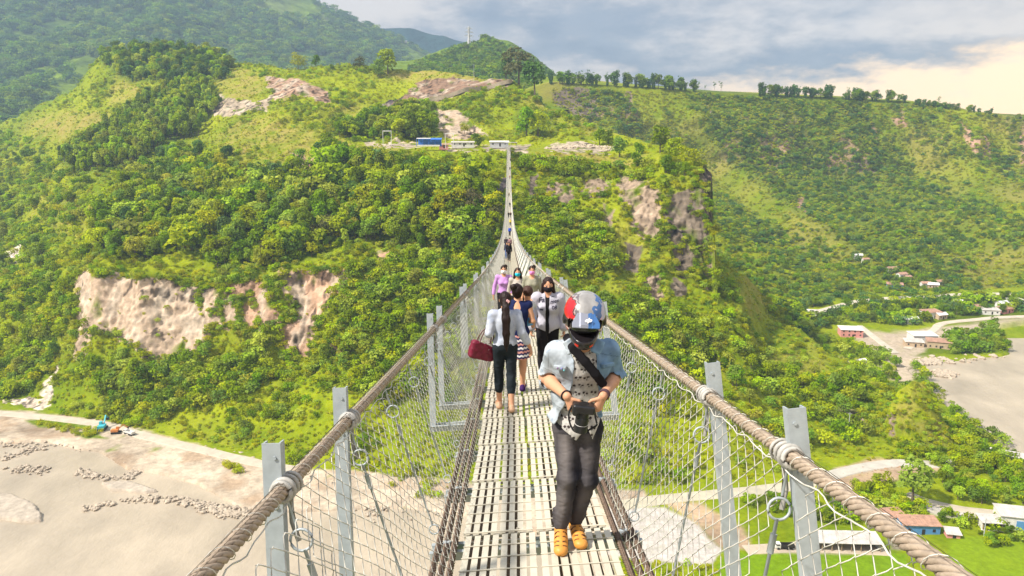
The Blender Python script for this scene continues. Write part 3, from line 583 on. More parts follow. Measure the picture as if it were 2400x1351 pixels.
def round_blobs(r, n, z0, z1, rx, big=.55):
    out = [((0, 0, (z0 + z1) / 2), (rx * .75, rx * .75, (z1 - z0) / 2 * .85))]
    for i in range(n):
        a = r.uniform(0, 6.283); q = r.uniform(.35, .85); z = r.uniform(z0 + .15 * (z1 - z0), z1 - .12 * (z1 - z0)); f = math.sqrt(max(0.1, 1 - ((z - (z0 + z1) / 2) / ((z1 - z0) / 2)) ** 2))
        s = r.uniform(.3, .5) * big / .55
        out.append(((math.cos(a) * rx * q * f, math.sin(a) * rx * q * f, z), (rx * s, rx * s, (z1 - z0) * s * .42)))
    return out
def trunk_geo(r, h, r0, limbs=3, lean=.03, name='trunk'):
    m = MB(); top = np.array([r.uniform(-lean, lean), r.uniform(-lean, lean), h])
    m.tube([(0, 0, -.04), (top[0] * .3, top[1] * .3, h * .4), tuple(top)], [r0 * 1.3, r0, r0 * .5], 6)
    for i in range(limbs):
        a = i * 6.283 / limbs + r.uniform(-.4, .4); z = h * r.uniform(.5, .85); l = r.uniform(.12, .22)
        m.tube([(top[0] * z, top[1] * z, z), (math.cos(a) * l * .6, math.sin(a) * l * .6, z + l * .6), (math.cos(a) * l, math.sin(a) * l, z + l * 1.2)], [r0 * .5, r0 * .35, r0 * .15], 5)
    return m
def templ(kind, seed, matc, n=420):
    r = np.random.default_rng(seed)
    if kind == 'round': b = round_blobs(r, 10, .10, 1., .38); V, F = crown_geo(r, b, n, .052); th, tr = .6, .022
    elif kind == 'tall': b = round_blobs(r, 8, .22, 1., .22); V, F = crown_geo(r, b, n, .045); th, tr = .75, .016
    elif kind == 'spread': b = round_blobs(r, 11, .22, 1., .50, .6); V, F = crown_geo(r, b, n, .05); th, tr = .6, .025
    elif kind == 'bush': b = round_blobs(r, 7, .0, 1., .75, .6); V, F = crown_geo(r, b, n, .10); th, tr = .4, .03
    elif kind == 'thin': b = [((r.normal() * .09, r.normal() * .09, r.uniform(.4, .97)), (.10, .10, .07)) for _ in range(8)]; V, F = crown_geo(r, b, n, .035); th, tr = .9, .010
    elif kind == 'bamboo':
        b = []
        for k in range(7):
            a = r.uniform(0, 6.28); l = r.uniform(.1, .3); hh = r.uniform(.75, 1.)
            b += [((math.cos(a) * l * q * q, math.sin(a) * l * q * q, hh * q), (.12, .12, .13)) for q in (.15, .35, .6, .8, .95)]
        V, F = crown_geo(r, b, n, .045, .3); th, tr = .4, .02
    crown = mesh_np('crown', V, F, matc, link=False); trunk = trunk_geo(r, th, tr).build('trunk', m_bark, link=False)
    trm = trunk if isinstance(trunk, bpy.types.Mesh) else trunk.data
    return crown, trm
TREES = {}
for nm, kind, mt, seeds in (('round', 'round', m_leaf, (1, 2, 3)), ('deep', 'round', m_leafd, (4, 5, 6)), ('tall', 'tall', m_leafd, (7, 8)), ('tallf', 'tall', m_leaf, (9, 10)), ('spread', 'spread', m_leafy, (11, 12)), ('bush', 'bush', m_leaf, (13, 14)),
                            ('bushd', 'bush', m_leafd, (15, 16)), ('bushy', 'bush', m_leafy, (17, 18)), ('blue', 'round', m_leafb, (19, 20)), ('bamboo', 'bamboo', m_leafb, (21, 22)), ('thin', 'thin', m_leafb, (23, 24)), ('olive', 'spread', m_leafo, (25,)), ('bushb', 'bush', m_leafb, (26, 27))):
    TREES[nm] = [templ(kind, s, mt, 230 if 'bush' in nm else (120 if nm == 'thin' else 620)) for s in seeds]
def joined(pair):
    """crown and trunk in one mesh, for masses"""
    bm = bmesh.new(); bm.from_mesh(pair[0]); n0 = len(bm.faces); bm.from_mesh(pair[1]); bm.faces.ensure_lookup_table()
    for f in bm.faces[n0:]: f.material_index = 1
    me = bpy.data.meshes.new('cover'); bm.to_mesh(me); bm.free(); me.materials.append(pair[0].materials[0]); me.materials.append(m_bark); return me
JOIN = {}
def gn_scatter(name, pts, scl, rot, meshes, label):
    """one object of kind stuff: copies of the given plants on a cloud of points"""
    V = np.asarray(pts, np.float32); me = bpy.data.meshes.new(name); me.vertices.add(len(V)); me.vertices.foreach_set('co', V.ravel())
    for an, dat, ty in (('scl', scl, 'FLOAT'), ('rot', rot, 'FLOAT')):
        a = me.attributes.new(an, ty, 'POINT'); a.data.foreach_set('value', np.asarray(dat, np.float32))
    a = me.attributes.new('pick', 'INT', 'POINT'); a.data.foreach_set('value', rng.integers(0, len(meshes), len(V)).astype(np.int32))
    o = bpy.data.objects.new(name, me); C.objects.link(o)
    nt = bpy.data.node_groups.new(name, 'GeometryNodeTree'); nt.interface.new_socket('Geometry', in_out='INPUT', socket_type='NodeSocketGeometry'); nt.interface.new_socket('Geometry', in_out='OUTPUT', socket_type='NodeSocketGeometry')
    N = nt.nodes.new; L = nt.links.new; gi, go = N('NodeGroupInput'), N('NodeGroupOutput')
    g2i = N('GeometryNodeGeometryToInstance'); iop = N('GeometryNodeInstanceOnPoints'); m2p = N('GeometryNodeMeshToPoints')
    for m in reversed(meshes):
        to = bpy.data.objects.new('cover', m); oi = N('GeometryNodeObjectInfo'); oi.inputs['Object'].default_value = to; oi.inputs['As Instance'].default_value = True; L(oi.outputs['Geometry'], g2i.inputs[0]) if False else None
        s_ = oi.outputs['Geometry']; L(s_, JG(nt).inputs[0])
    L(gi.outputs[0], m2p.inputs[0]); L(m2p.outputs[0], iop.inputs['Points']); L(JG(nt).outputs[0], iop.inputs['Instance']); iop.inputs['Pick Instance'].default_value = True
    def at(n, ty):
        a = N('GeometryNodeInputNamedAttribute'); a.data_type = ty; a.inputs['Name'].default_value = n; return a.outputs['Attribute']
    L(at('pick', 'INT'), iop.inputs['Instance Index'])
    cx = N('ShaderNodeCombineXYZ'); L(at('rot', 'FLOAT'), cx.inputs[2]); L(cx.outputs[0], iop.inputs['Rotation']); L(at('scl', 'FLOAT'), iop.inputs['Scale'])
    L(iop.outputs[0], go.inputs[0]); md = o.modifiers.new('cover', 'NODES'); md.node_group = nt
    return tag(o, label, None, kind='stuff')
def JG(nt):
    for n in nt.nodes:
        if n.bl_idname == 'GeometryNodeJoinGeometry': return n
    return nt.nodes.new('GeometryNodeJoinGeometry')
def jm(*keys):
    out = []
    for k in keys:
        for i, p in enumerate(TREES[k]):
            if (k, i) not in JOIN: JOIN[k, i] = joined(p)
            out.append(JOIN[k, i])
    return out
def sample(loft, polys, n, dref=420., thin=None, seed=0):
    r = np.random.default_rng(seed); pts = []; PX = []; PY = []; got = 0
    xs = [q[0] for p in polys for q in p]; ys = [q[1] for p in polys for q in p]
    for _ in range(60):
        px = r.uniform(min(xs), max(xs), n * 2); py = r.uniform(min(ys), max(ys), n * 2)
        u = loft.u_of_py(px, py); ok = ~np.isnan(u); px, py, u = px[ok], py[ok], u[ok]
        b, D = loft.base(px, u); k = (r.uniform(size=len(px)) < np.clip((D / dref) ** 2, 0, 1))
        px, py, D = px[k], py[k], D[k]; p = loft.disp(Pn(px, py, D), px, py)
        jx, jy = jit(p, px, py, 14, 18); k = maskmax(jx, jy, polys, 0) > .5
        if thin is not None: k &= r.uniform(size=len(px)) < thin(p, px, py)
        pts.append(p[k]); PX.append(px[k]); PY.append(py[k]); got += k.sum()
        if got >= n: break
    return np.concatenate(pts)[:n], np.concatenate(PX)[:n], np.concatenate(PY)[:n]
def norock(p, px, py): return 1 - sstep(rockmask(p, px, py)[0], .2, .5) * .97
def clear_terr(p, px, py): return norock(p, px, py) * (1 - inpoly(px, py, [(870, 352), (960, 334), (1440, 330), (1450, 360), (1200, 358), (900, 358)], 3))
ALL = [[(-500, 300), (300, 100), (1200, 180), (1700, 400), (2330, 1070), (2300, 1160), (1000, 1130), (0, 960), (-500, 930)]]
def dry_thin(p, px, py): return clear_terr(p, px, py) * (1 - .93 * np.clip(blob(px, py, DRYS) * 1.2, 0, 1)) * (1 - .6 * blob(px, py, LIMES))
def clump(sc, seed, lo=-.15, hi=.35, base=None):
    def f(p, px, py): return sstep(fbm(p, sc, 3, seed), lo, hi) * (base or clear_terr)(p, px, py)
    return f
def group_tree(pts, keys, hs, label, group, name='tree', seed=0, cat='tree'):
    """individual trees: thing > crown, trunk; copies share mesh data"""
    r = np.random.default_rng(seed); vs = [v for k in keys for v in TREES[k]]
    for i, (p, h) in enumerate(zip(pts, hs)):
        c, t = vs[r.integers(len(vs))]; e = empty(name, tuple(p), r.uniform(0, 6.28), label(i) if callable(label) else label, cat, group); e.scale = (h * r.uniform(.85, 1.15), h * r.uniform(.85, 1.15), h)
        for nm, me in (('crown', c), ('trunk', t)):
            o = bpy.data.objects.new(nm, me); C.objects.link(o); o.parent = e

ORD = ['first', 'second', 'third', 'fourth', 'fifth', 'sixth', 'seventh', 'eighth', 'ninth', 'tenth', 'eleventh', 'twelfth', 'thirteenth', 'fourteenth', 'fifteenth', 'sixteenth', 'seventeenth', 'eighteenth', 'nineteenth'] + [(t + 'ieth' if not u else t + 'y-' + u) for t in ('twent', 'thirt') for u in ('', 'first', 'second', 'third', 'fourth', 'fifth', 'sixth', 'seventh', 'eighth', 'ninth')]
# main forest above the pink cliff: the 300 trees nearest the eye are things, the rest one mass
fp, fx, fy = sample(A, FOREST[:1], 1500, 520, norock, 11)
order = np.argsort(fp[:, 1] - fp[:, 2] * .2); near, rest = order[:240], order[240:]
hs = rng.uniform(0, 1, len(fp)) ** 1.6 * 9.5 + 5
nu, nv = proj(fp[near]); rows_ = np.argsort(-nv).reshape(8, 30)
lab_ = {}
for q_, rw in enumerate(rows_):
    for o_, i_ in enumerate(rw[np.argsort(nu[rw])]): lab_[int(i_)] = 'tree, ' + ORD[o_] + ' from the left in the ' + (['front'] + ORD[1:7] + ['eighth'])[q_] + ' row of the wood above pink cliff'
group_tree(fp[near], ('round', 'deep', 'tallf', 'deep', 'tall', 'spread', 'bush', 'olive'), hs[near], lambda i: lab_[i], 'trees of the wood above the pink cliff', 'broadleaf_tree', 3)
gn_scatter('woodland', fp[rest], hs[rest], rng.uniform(0, 6.28, len(rest)), jm('round', 'deep', 'deep', 'tallf', 'tall', 'spread', 'bush', 'blue'), 'dense green woodland climbing the slope behind the pink cliff')
p, x, y = sample(A, FOREST[1:2], 900, 900, None, 12); gn_scatter('woodland', p, rng.uniform(9, 16, len(p)), rng.uniform(0, 6.28, len(p)), jm('tallf', 'tall'), 'slender grey green woodland on the far left slope')
p, x, y = sample(A, FOREST[2:3], 420, 950, None, 13); gn_scatter('woodland', p, rng.uniform(7, 15, len(p)), rng.uniform(0, 6.28, len(p)), jm('blue', 'deep', 'round', 'bamboo'), 'mixed trees covering the rounded hilltop at the left')
p, x, y = sample(A, FOREST[3:4], 130, 700, norock, 14); gn_scatter('woodland', p, rng.uniform(8, 14, len(p)), rng.uniform(0, 6.28, len(p)), jm('deep', 'round'), 'trees on the slope behind the blue roofed stalls')
# bushes and small trees
p, x, y = sample(A, BUSHY, 3700, 560, clump(26, 301, -.35, .15), 15); k = len(p) // 2
gn_scatter('undergrowth', p[:k], rng.uniform(2.5, 6.5, k), rng.uniform(0, 6.28, k), jm('bush', 'bushd', 'bushd'), 'thick dark green bushes covering the steep slopes')
gn_scatter('undergrowth', p[k:], rng.uniform(2.5, 6.0, len(p) - k), rng.uniform(0, 6.28, len(p) - k), jm('bush', 'bushy', 'bush'), 'bright green bushes covering the steep slopes')
p, x, y = sample(A, BUSHY, 330, 600, norock, 16); gn_scatter('woodland', p, rng.uniform(6, 11, len(p)), rng.uniform(0, 6.28, len(p)), jm('round', 'deep'), 'scattered broadleaf trees on the steep slopes')
for sd_, n_, lo_, hi_, ks_, lb_ in ((17, 5000, 1.2, 3.4, ('bush', 'bushy'), 'low bright scrub on the green hillside'), (19, 4200, 1.5, 4.6, ('bush', 'bushd'), 'darker scrub in the folds of the green hillside'), (20, 3500, 1.0, 2.6, ('bushy',), 'yellow green scrub on the green hillside')):
    p, x, y = sample(A, ALL, n_, 640, clump(9 + sd_ % 5 * 5, 400 + sd_, -.1, .3, dry_thin), sd_); gn_scatter('undergrowth', p, rng.uniform(lo_, hi_, len(p)), rng.uniform(0, 6.28, len(p)), jm(*ks_), lb_)
p, x, y = sample(A, ALL, 26000, 640, norock, 18); gn_scatter('grass', p, rng.uniform(.6, 1.5, len(p)), rng.uniform(0, 6.28, len(p)), jm('bushy'), 'tall tufted yellow green grass on the hillside')
# ragged green edge over the lips of the bare cliffs
ed = []; r = np.random.default_rng(77)
for poly, c_, s_ in ROCKS[:6] + ROCKS[15:24]:
    for i in range(len(poly)):
        (x0, y0), (x1, y1) = poly[i], poly[(i + 1) % len(poly)]; L_ = math.hypot(x1 - x0, y1 - y0)
        for _ in range(int(L_ / 5)):
            t = r.uniform(); x, y = x0 + (x1 - x0) * t + r.normal() * 6, y0 + (y1 - y0) * t + r.normal() * 5
            u = A.u_of_py(np.array([x]), np.array([y]))
            if not np.isnan(u[0]): ed.append(A.at_px(np.array([x]), u)[0][0])
gn_scatter('undergrowth', ed, r.uniform(1.2, 3.6, len(ed)), r.uniform(0, 6.28, len(ed)), jm('bush', 'bushd', 'bushy'), 'bushes hanging over the edges of the bare cliffs')
# right wall
BALL = [[(1290, 205), (1700, 225), (2200, 250), (2420, 290), (2600, 330), (2600, 690), (1900, 725), (1290, 705)]]
def thinB(p, px, py): sk = p.copy(); sk[..., 0] = p[..., 0] + p[..., 2] * .55; return sstep(fbm(sk * [1, .25, .15], 70, 4, 84), -.12, .22) * .96 * (1 - .5 * sstep(p[..., 2], -20, 0) * sstep(p[..., 2], 55, 42)) + .04
p, x, y = sample(B, BALL, 8000, 900, thinB, 21); k = len(p) // 2
gn_scatter('undergrowth', p[:k], rng.uniform(1.8, 6, k), rng.uniform(0, 6.28, k), jm('bushb', 'bushd'), 'dark green bushes in the gullies of the far valley wall')
gn_scatter('undergrowth', p[k:], rng.uniform(1.5, 4, len(p) - k), rng.uniform(0, 6.28, len(p) - k), jm('bush', 'bushd', 'bush'), 'mid green bushes over the far valley wall')
p, x, y = sample(B, BALL, 16000, 900, None, 22); gn_scatter('grass', p, rng.uniform(1.2, 2.6, len(p)), rng.uniform(0, 6.28, len(p)), jm('bushy'), 'rough grass on the far valley wall')
# pylon hill
HE = [[(850, 250), (1000, 150), (1145, 96), (1270, 165), (1320, 250)]]
p, x, y = sample(Eh, HE, 2200, 1500, None, 23); gn_scatter('woodland', p, rng.uniform(7, 15, len(p)), rng.uniform(0, 6.28, len(p)), jm('blue', 'deep', 'bushd'), 'hazy woodland on the cone shaped hill')
HC = [[(-400, -250), (735, 0), (870, 66), (1000, 132), (1060, 180), (900, 260), (500, 330), (-400, 500)]]
p, x, y = sample(Cm, HC, 9000, 3200, clump(260, 611, -.35, .1, lambda p, a, b: 1), 29); gn_scatter('woodland', p, rng.uniform(12, 26, len(p)), rng.uniform(0, 6.28, len(p)), jm('bushd', 'bushb'), 'hazy forest over the far mountain')
# valley floor right
def plain_at(px, py): p = plain_pt(px, py); return p
def sample_plain(poly, n, seed, z=.3):
    r = np.random.default_rng(seed); xs, ys = zip(*poly); px = r.uniform(min(xs), max(xs), n * 4); py = r.uniform(min(ys), max(ys), n * 4); k = inpoly(px, py, poly) > .5
    p = plain_pt(px[k][:n], py[k][:n]); p[:, 2] += z; p = p[road_mask(p) < .1]; return p
for poly, n, lo, hi, keys, lab in [
    ([(2190, 1130), (2260, 1075), (2300, 1060), (2400, 1120), (2500, 1180), (2400, 1190), (2250, 1185)], 90, 3, 7, ('deep', 'round'), 'rounded green trees beside the bend of the road'),
    ([(2000, 1140), (2090, 1135), (2120, 1175), (2200, 1215), (2120, 1240), (2010, 1200)], 70, 2.5, 5, ('round', 'bush'), 'green bushes above the roadside huts'),
    ([(1740, 1150), (1900, 1150), (2080, 1190), (2060, 1240), (1900, 1225), (1760, 1200)], 120, 1.5, 4.5, ('bush', 'deep', 'bushd'), 'thickets between the road and the long shed'),
    ([(2150, 850), (2100, 1000), (2230, 1060), (2400, 1150), (2380, 1050), (2240, 960), (2180, 890)], 160, 2, 5, ('bush', 'bushd'), 'bushes lining the right river bank'),
    ([(2215, 795), (2330, 768), (2362, 822), (2230, 836)], 110, 4, 8, ('deep', 'bushd', 'round'), 'trees on the green spit beside the river'),
    ([(1700, 720), (2100, 705), (2420, 690), (2420, 745), (2100, 765), (1960, 760), (1900, 800), (1800, 770)], 420, 3, 8, ('bushb', 'deep', 'bush'), 'trees and hedges between the village houses'),
    ([(1900, 800), (1980, 800), (2100, 850), (2120, 900), (2060, 900), (1950, 850)], 90, 3, 7, ('bush', 'deep'), 'bushes between the terraces by the river bend'),
    ([(2100, 1200), (2190, 1220), (2250, 1250), (2330, 1290), (2400, 1270), (2400, 1220), (2300, 1230), (2200, 1190)], 60, 1.5, 4, ('bush', 'deep'), 'garden bushes around the small houses'),
    ([(1450, 1310), (1500, 1322), (1680, 1325), (1700, 1345), (1700, 1400), (1450, 1400)], 90, 1, 2.5, ('bushy', 'bush'), 'low bushes below the bridge'),
    ([(60, 985), (190, 1000), (240, 1015), (200, 1030), (100, 1003)], 50, 1.2, 2.6, ('bushy',), 'low yellow green bushes on the river bank'),
    ([(520, 1090), (560, 1085), (580, 1110), (540, 1115)], 14, 1.5, 3, ('bushy',), 'clump of bushes on the gravel bank'),
    ([(850, 1080), (1060, 1100), (1060, 1180), (900, 1170)], 40, 1, 3, ('bushy', 'bush'), 'bushes on the gravel below the bridge')]:
    p = sample_plain(poly, n, int(poly[0][0])); gn_scatter('undergrowth', p, rng.uniform(lo, hi, len(p)), rng.uniform(0, 6.28, len(p)), jm(*keys), lab)

# skyline and single trees one can tell apart
def on(loft, px, py, dz=0.):
    u = loft.u_of_py(np.array([float(px)]), np.array([float(py)]))
    if np.isnan(u[0]): u = np.array([loft.T.shape[1] - 1.02 if py < 600 else 0.02])
    V, _ = loft.at_px(np.array([float(px)]), u); return V[0] + [0, 0, dz]
def row_of(loft, lst, keys, lab, group, seed, name='tree'):
    r = np.random.default_rng(seed)
    for i, (px, py, h) in enumerate(lst):
        p = on(loft, px, py, -.5); group_tree([p], keys, [h], lab if isinstance(lab, str) else lab[i], group, name, seed + i)
r_ = np.random.default_rng(5)
sky = []
rim_lab = []
for a, b, y0, y1, n, h in ((1285, 1400, 194, 198, 20, 15), (1420, 1640, 198, 213, 34, 16), (1780, 1960, 222, 229, 34, 14), (1975, 2130, 231, 240, 28, 13), (2140, 2330, 243, 268, 38, 8)):
    rim_lab += ['dark leafy tree, ' + ORD[o_] + ' from the left in the ' + ['leftmost', 'second', 'third', 'fourth', 'rightmost'][len([1 for q in (1400, 1640, 1960, 2130, 2330) if q < b])] + ' clump on the plateau rim' for o_ in range(n)]
    for x in sorted(r_.uniform(a, b, n)):
        sky.append((x, y0 + (y1 - y0) * (x - a) / (b - a) + 2, h * r_.uniform(.6, 1.15)))
row_of(B, sky, ('bamboo', 'blue', 'bamboo', 'deep'), rim_lab, 'dark trees along the plateau rim', 40, 'rim_tree')
row_of(B, [(1352 + k * 8, 197, h) for k, h in enumerate((15, 17, 14, 18, 16, 13))] + [(1636, 212, 13), (1652, 213, 9), (1674, 214, 14), (1690, 215, 16), (1985, 232, 15), (2200, 247, 12)], ('thin',), ['thin see-through tree, ' + ORD[o_] + ' from the left of the thin trees on the plateau rim' for o_ in range(12)], 'thin trees along the plateau rim', 70, 'slender_tree')
row_of(A, [(700, 158, 17)], ('spread',), 'tall lone tree with a forked crown on the grassy hilltop above the brown slope', None, 80)
row_of(A, [(742, 160, 12)], ('deep',), 'small dark round tree just right of the tall lone hilltop tree', None, 82)
row_of(A, [(912, 172, 26)], ('round',), 'tallest bright green tree on the grassy plateau edge', None, 84)
row_of(A, [(888, 178, 19)], ('deep',), 'dark tree hugging the left side of the tallest plateau tree', None, 86)
row_of(A, [(845, 168, 14)], ('olive',), 'round olive green tree on the grass left of the tall plateau trees', None, 88)
row_of(A, [(1216, 194, 32)], ('olive',), 'big brownish green spreading tree at the top end of the cliff road', None, 90)
row_of(A, [(1252, 218, 30)], ('blue',), 'large dark green tree right behind the brownish tree by the cliff road', None, 92)
row_of(A, [(1186, 190, 20)], ('blue',), 'dark tree left of the brownish spreading tree', None, 93)
row_of(A, [(960, 322, 24)], ('deep',), 'large dark rounded tree left of the pale scree behind the blue stall', None, 94)
row_of(A, [(995, 322, 22)], ('deep',), 'dark rounded tree at the left edge of the pale scree', None, 95)
row_of(A, [(1235, 320, 22)], ('deep',), 'large dark bushy tree on the slope right of the bridge end', None, 96)
row_of(A, [(1262, 320, 20)], ('round',), 'lighter bushy tree leaning on the large dark tree by the bridge end', None, 97)
row_of(A, [(1090, 312, 9)], ('spread',), 'small yellow green tree standing alone on the pale scree', None, 98)
row_of(A, [(1120, 345, 10)], ('deep',), 'small dark tree between the white sheds and the bridge head', None, 99)
for i, (x, y, h, l) in enumerate(((1405, 340, 13, 'dark tree behind the rubble heaps at the terrace end'), (1425, 342, 12, 'second dark tree behind the rubble heaps, nearer the cliff'), (1455, 362, 14, 'bushy tree at the terrace edge right of the rubble'), (1500, 362, 9, 'small dome shaped tree alone on the terrace grass'),
        (1545, 365, 17, 'tall tree in the clump near the end of the terrace'), (1575, 380, 16, 'rounded tree at the brink of the cliff corner'), (1610, 395, 12, 'yellow green tree leaning over the cliff corner'))):
    row_of(A, [(x, y, h)], ('deep' if i < 5 else 'spread', 'round'), l, None, 110 + i)
row_of(A, [(1672, 412, 8)], ('spread',), 'small tree sticking out from the top of the dark cliff corner', None, 120)
p = plain_pt(np.array([2138.]), np.array([1180.]))[0]; group_tree([p + [0, 0, .3]], ['deep'], [17], 'tall slender tree growing beside the brown landslide', None, 'tree', 121)
for i, (x, y, h) in enumerate(((520, 390, 9), (628, 338, 7), (655, 335, 7), (600, 350, 6), (560, 345, 6))): row_of(A, [(x, y, h)], ('thin',), ['leftmost', 'rightmost but one', 'rightmost', 'third', 'second'][i] + ' thin young tree on the open pale green slope, counted from the left', 'young trees on the open slope', 130 + i)
# ------------------------------------------------------------------ roads, village, things on the terrace
for (q, w, c), i in zip(RLINES, range(99)):
    t = np.gradient(q, axis=0); t /= np.linalg.norm(t[:, :2], axis=1)[:, None]; n = np.stack([t[:, 1], -t[:, 0], 0 * t[:, 0]], 1)
    ww = w / 2 * (1 + .12 * fbm(q, 9, 2, 301 + i))[:, None]
    V = np.stack([q + n * (ww + .5) + [0, 0, .2], q + n * ww + [0, 0, .68], q + [0, 0, .74], q - n * ww + [0, 0, .68], q - n * (ww + .5) + [0, 0, .2]], 1)
    o = mesh_np('road', V.reshape(-1, 3), grid_faces(len(q), 5), mat('packed_road_surface', tuple(k * .75 for k in c), rough=.9, noise=(.3, .15, 6), bump=(1.5, .3, .1)), smooth=False); tag(o, kind='structure')
# the road cut into the upper slope
def a_line(pts, dz, n=90):
    t = np.linspace(0, len(pts) - 1, n); X = np.interp(t, range(len(pts)), [p[0] for p in pts]); Y = np.interp(t, range(len(pts)), [p[1] for p in pts])
    q = np.array([on(A, x, y) for x, y in zip(X, Y)]); 
    for _ in range(6): q[1:-1] = (q[:-2] + 2 * q[1:-1] + q[2:]) / 4
    return q + [0, 0, dz]
q = a_line([(930, 253), (1000, 238), (1080, 222), (1150, 208), (1200, 198)], 2.2)
V = np.stack([q + [0, -4.2, -3], q + [0, -3.8, .5], q + [0, 1.6, .6], q + [0, 2, -1]], 1)
tag(mesh_np('road', V.reshape(-1, 3), grid_faces(len(q), 4), mat('pale_hill_road', (.42, .34, .25), rough=.95, noise=(.4, .25, 6))), kind='structure')
# grassy pinnacle beside the road bend
def dispP(p, px, py):
    q = p.copy(); amp = sstep(p[..., 2], -131, -122); a = (fbm(p, 14, 3, 511) * 2.6 + fbm(p, 3.5, 3, 513) * .8) * amp; q[..., 1] -= a; q[..., 2] += a * .3; return q
PN = Loft([(2062, [(1052, 300), (1050, 301), (1046, 303), (1040, 305)]), (2074, [(1056, 299), (1035, 302), (1005, 305), (985, 309)]), (2090, [(1060, 297), (1030, 300), (985, 304), (945, 310)]), (2110, [(1064, 295), (1025, 299), (965, 304), (915, 311)]), (2140, [(1068, 294), (1020, 298), (950, 304), (893, 312)]),
    (2165, [(1070, 293), (1025, 297), (955, 303), (898, 312)]), (2188, [(1072, 292), (1035, 296), (975, 302), (925, 311)]), (2212, [(1074, 291), (1048, 294), (1010, 300), (975, 308)]), (2230, [(1076, 291), (1058, 293), (1038, 297), (1018, 304)]), (2244, [(1078, 291), (1072, 292), (1064, 294), (1056, 298)])], dispP)
V, px, py = PN.grid(2062, 2244, 150, 90, [(8, -8), (18, -35)])
jx, jy = jit(V, px, py, 8); n_ = fbm(V, 9, 3, 515) * 1.6
c = GRASS + (LIME - GRASS) * np.clip(.55 + n_, 0, 1)[..., None]; c = c + (DRY * .9 - c) * (np.clip(.3 + fbm(V, 5, 3, 516), 0, .7))[..., None]
c = c + (ROCK * .55 * (1 - .5 * np.clip(fbm(V * [1, 1, .12], 2.5, 2, 517) * 2, 0, 1))[..., None] - c) * inpoly(jx, jy, [(2078, 968), (2096, 972), (2096, 1026), (2080, 1024)], 2)[..., None]
tag(mesh_np('hill', V.reshape(-1, 3), grid_faces(*V.shape[:2]), m_terrain, c.reshape(-1, 3), smooth=True), kind='structure')
r = np.random.default_rng(55); pp = []
for _ in range(240):
    x = r.uniform(2068, 2238); u = np.array([r.uniform(.2, 2.95)]); v, _y = PN.at_px(np.array([x]), u); pp.append(v[0])
gn_scatter('grass', pp, r.uniform(.7, 1.8, len(pp)), r.uniform(0, 6.28, len(pp)), jm('bushy', 'bush'), 'shaggy grass over the pointed rock outcrop')

m_white = mat('whitewashed_wall', (.66, .64, .60), rough=.9, noise=(.8, .15)); m_pinkw = mat('pink_wall', (.62, .27, .24), rough=.9, noise=(.8, .12)); m_tanw = mat('tan_wall', (.48, .36, .24), rough=.9, noise=(.8, .15))
m_bluew = mat('blue_wall', (.09, .25, .50), rough=.8, noise=(.8, .12)); m_bluet = mat('blue_tarpaulin', (.04, .18, .72), rough=.5, noise=(.6, .2)); m_tin = mat('weathered_tin_roof', (.50, .46, .42), rough=.55, noise=(.35, .25), stretch=(1, 1, 1))
m_rust = mat('rusty_tin_roof', (.38, .22, .15), rough=.7, noise=(.6, .35)); m_dark = mat('dark_opening', (.025, .022, .02), rough=.8); m_steel = mat('galvanised_steel', (.50, .52, .53), rough=.55, metal=.25, noise=(2.5, .14))
m_sheet = mat('white_sheet_roof', (.72, .70, .68), rough=.6, noise=(.5, .1)); m_orange = mat('orange_paint', (.55, .20, .05), rough=.5); m_turq = mat('turquoise_paint', (.06, .42, .50), rough=.5); m_tyre = mat('tyre_rubber', (.02, .02, .02), rough=.9); m_tan = mat('dry_timber', (.32, .22, .13), rough=.9, noise=(1, .3))
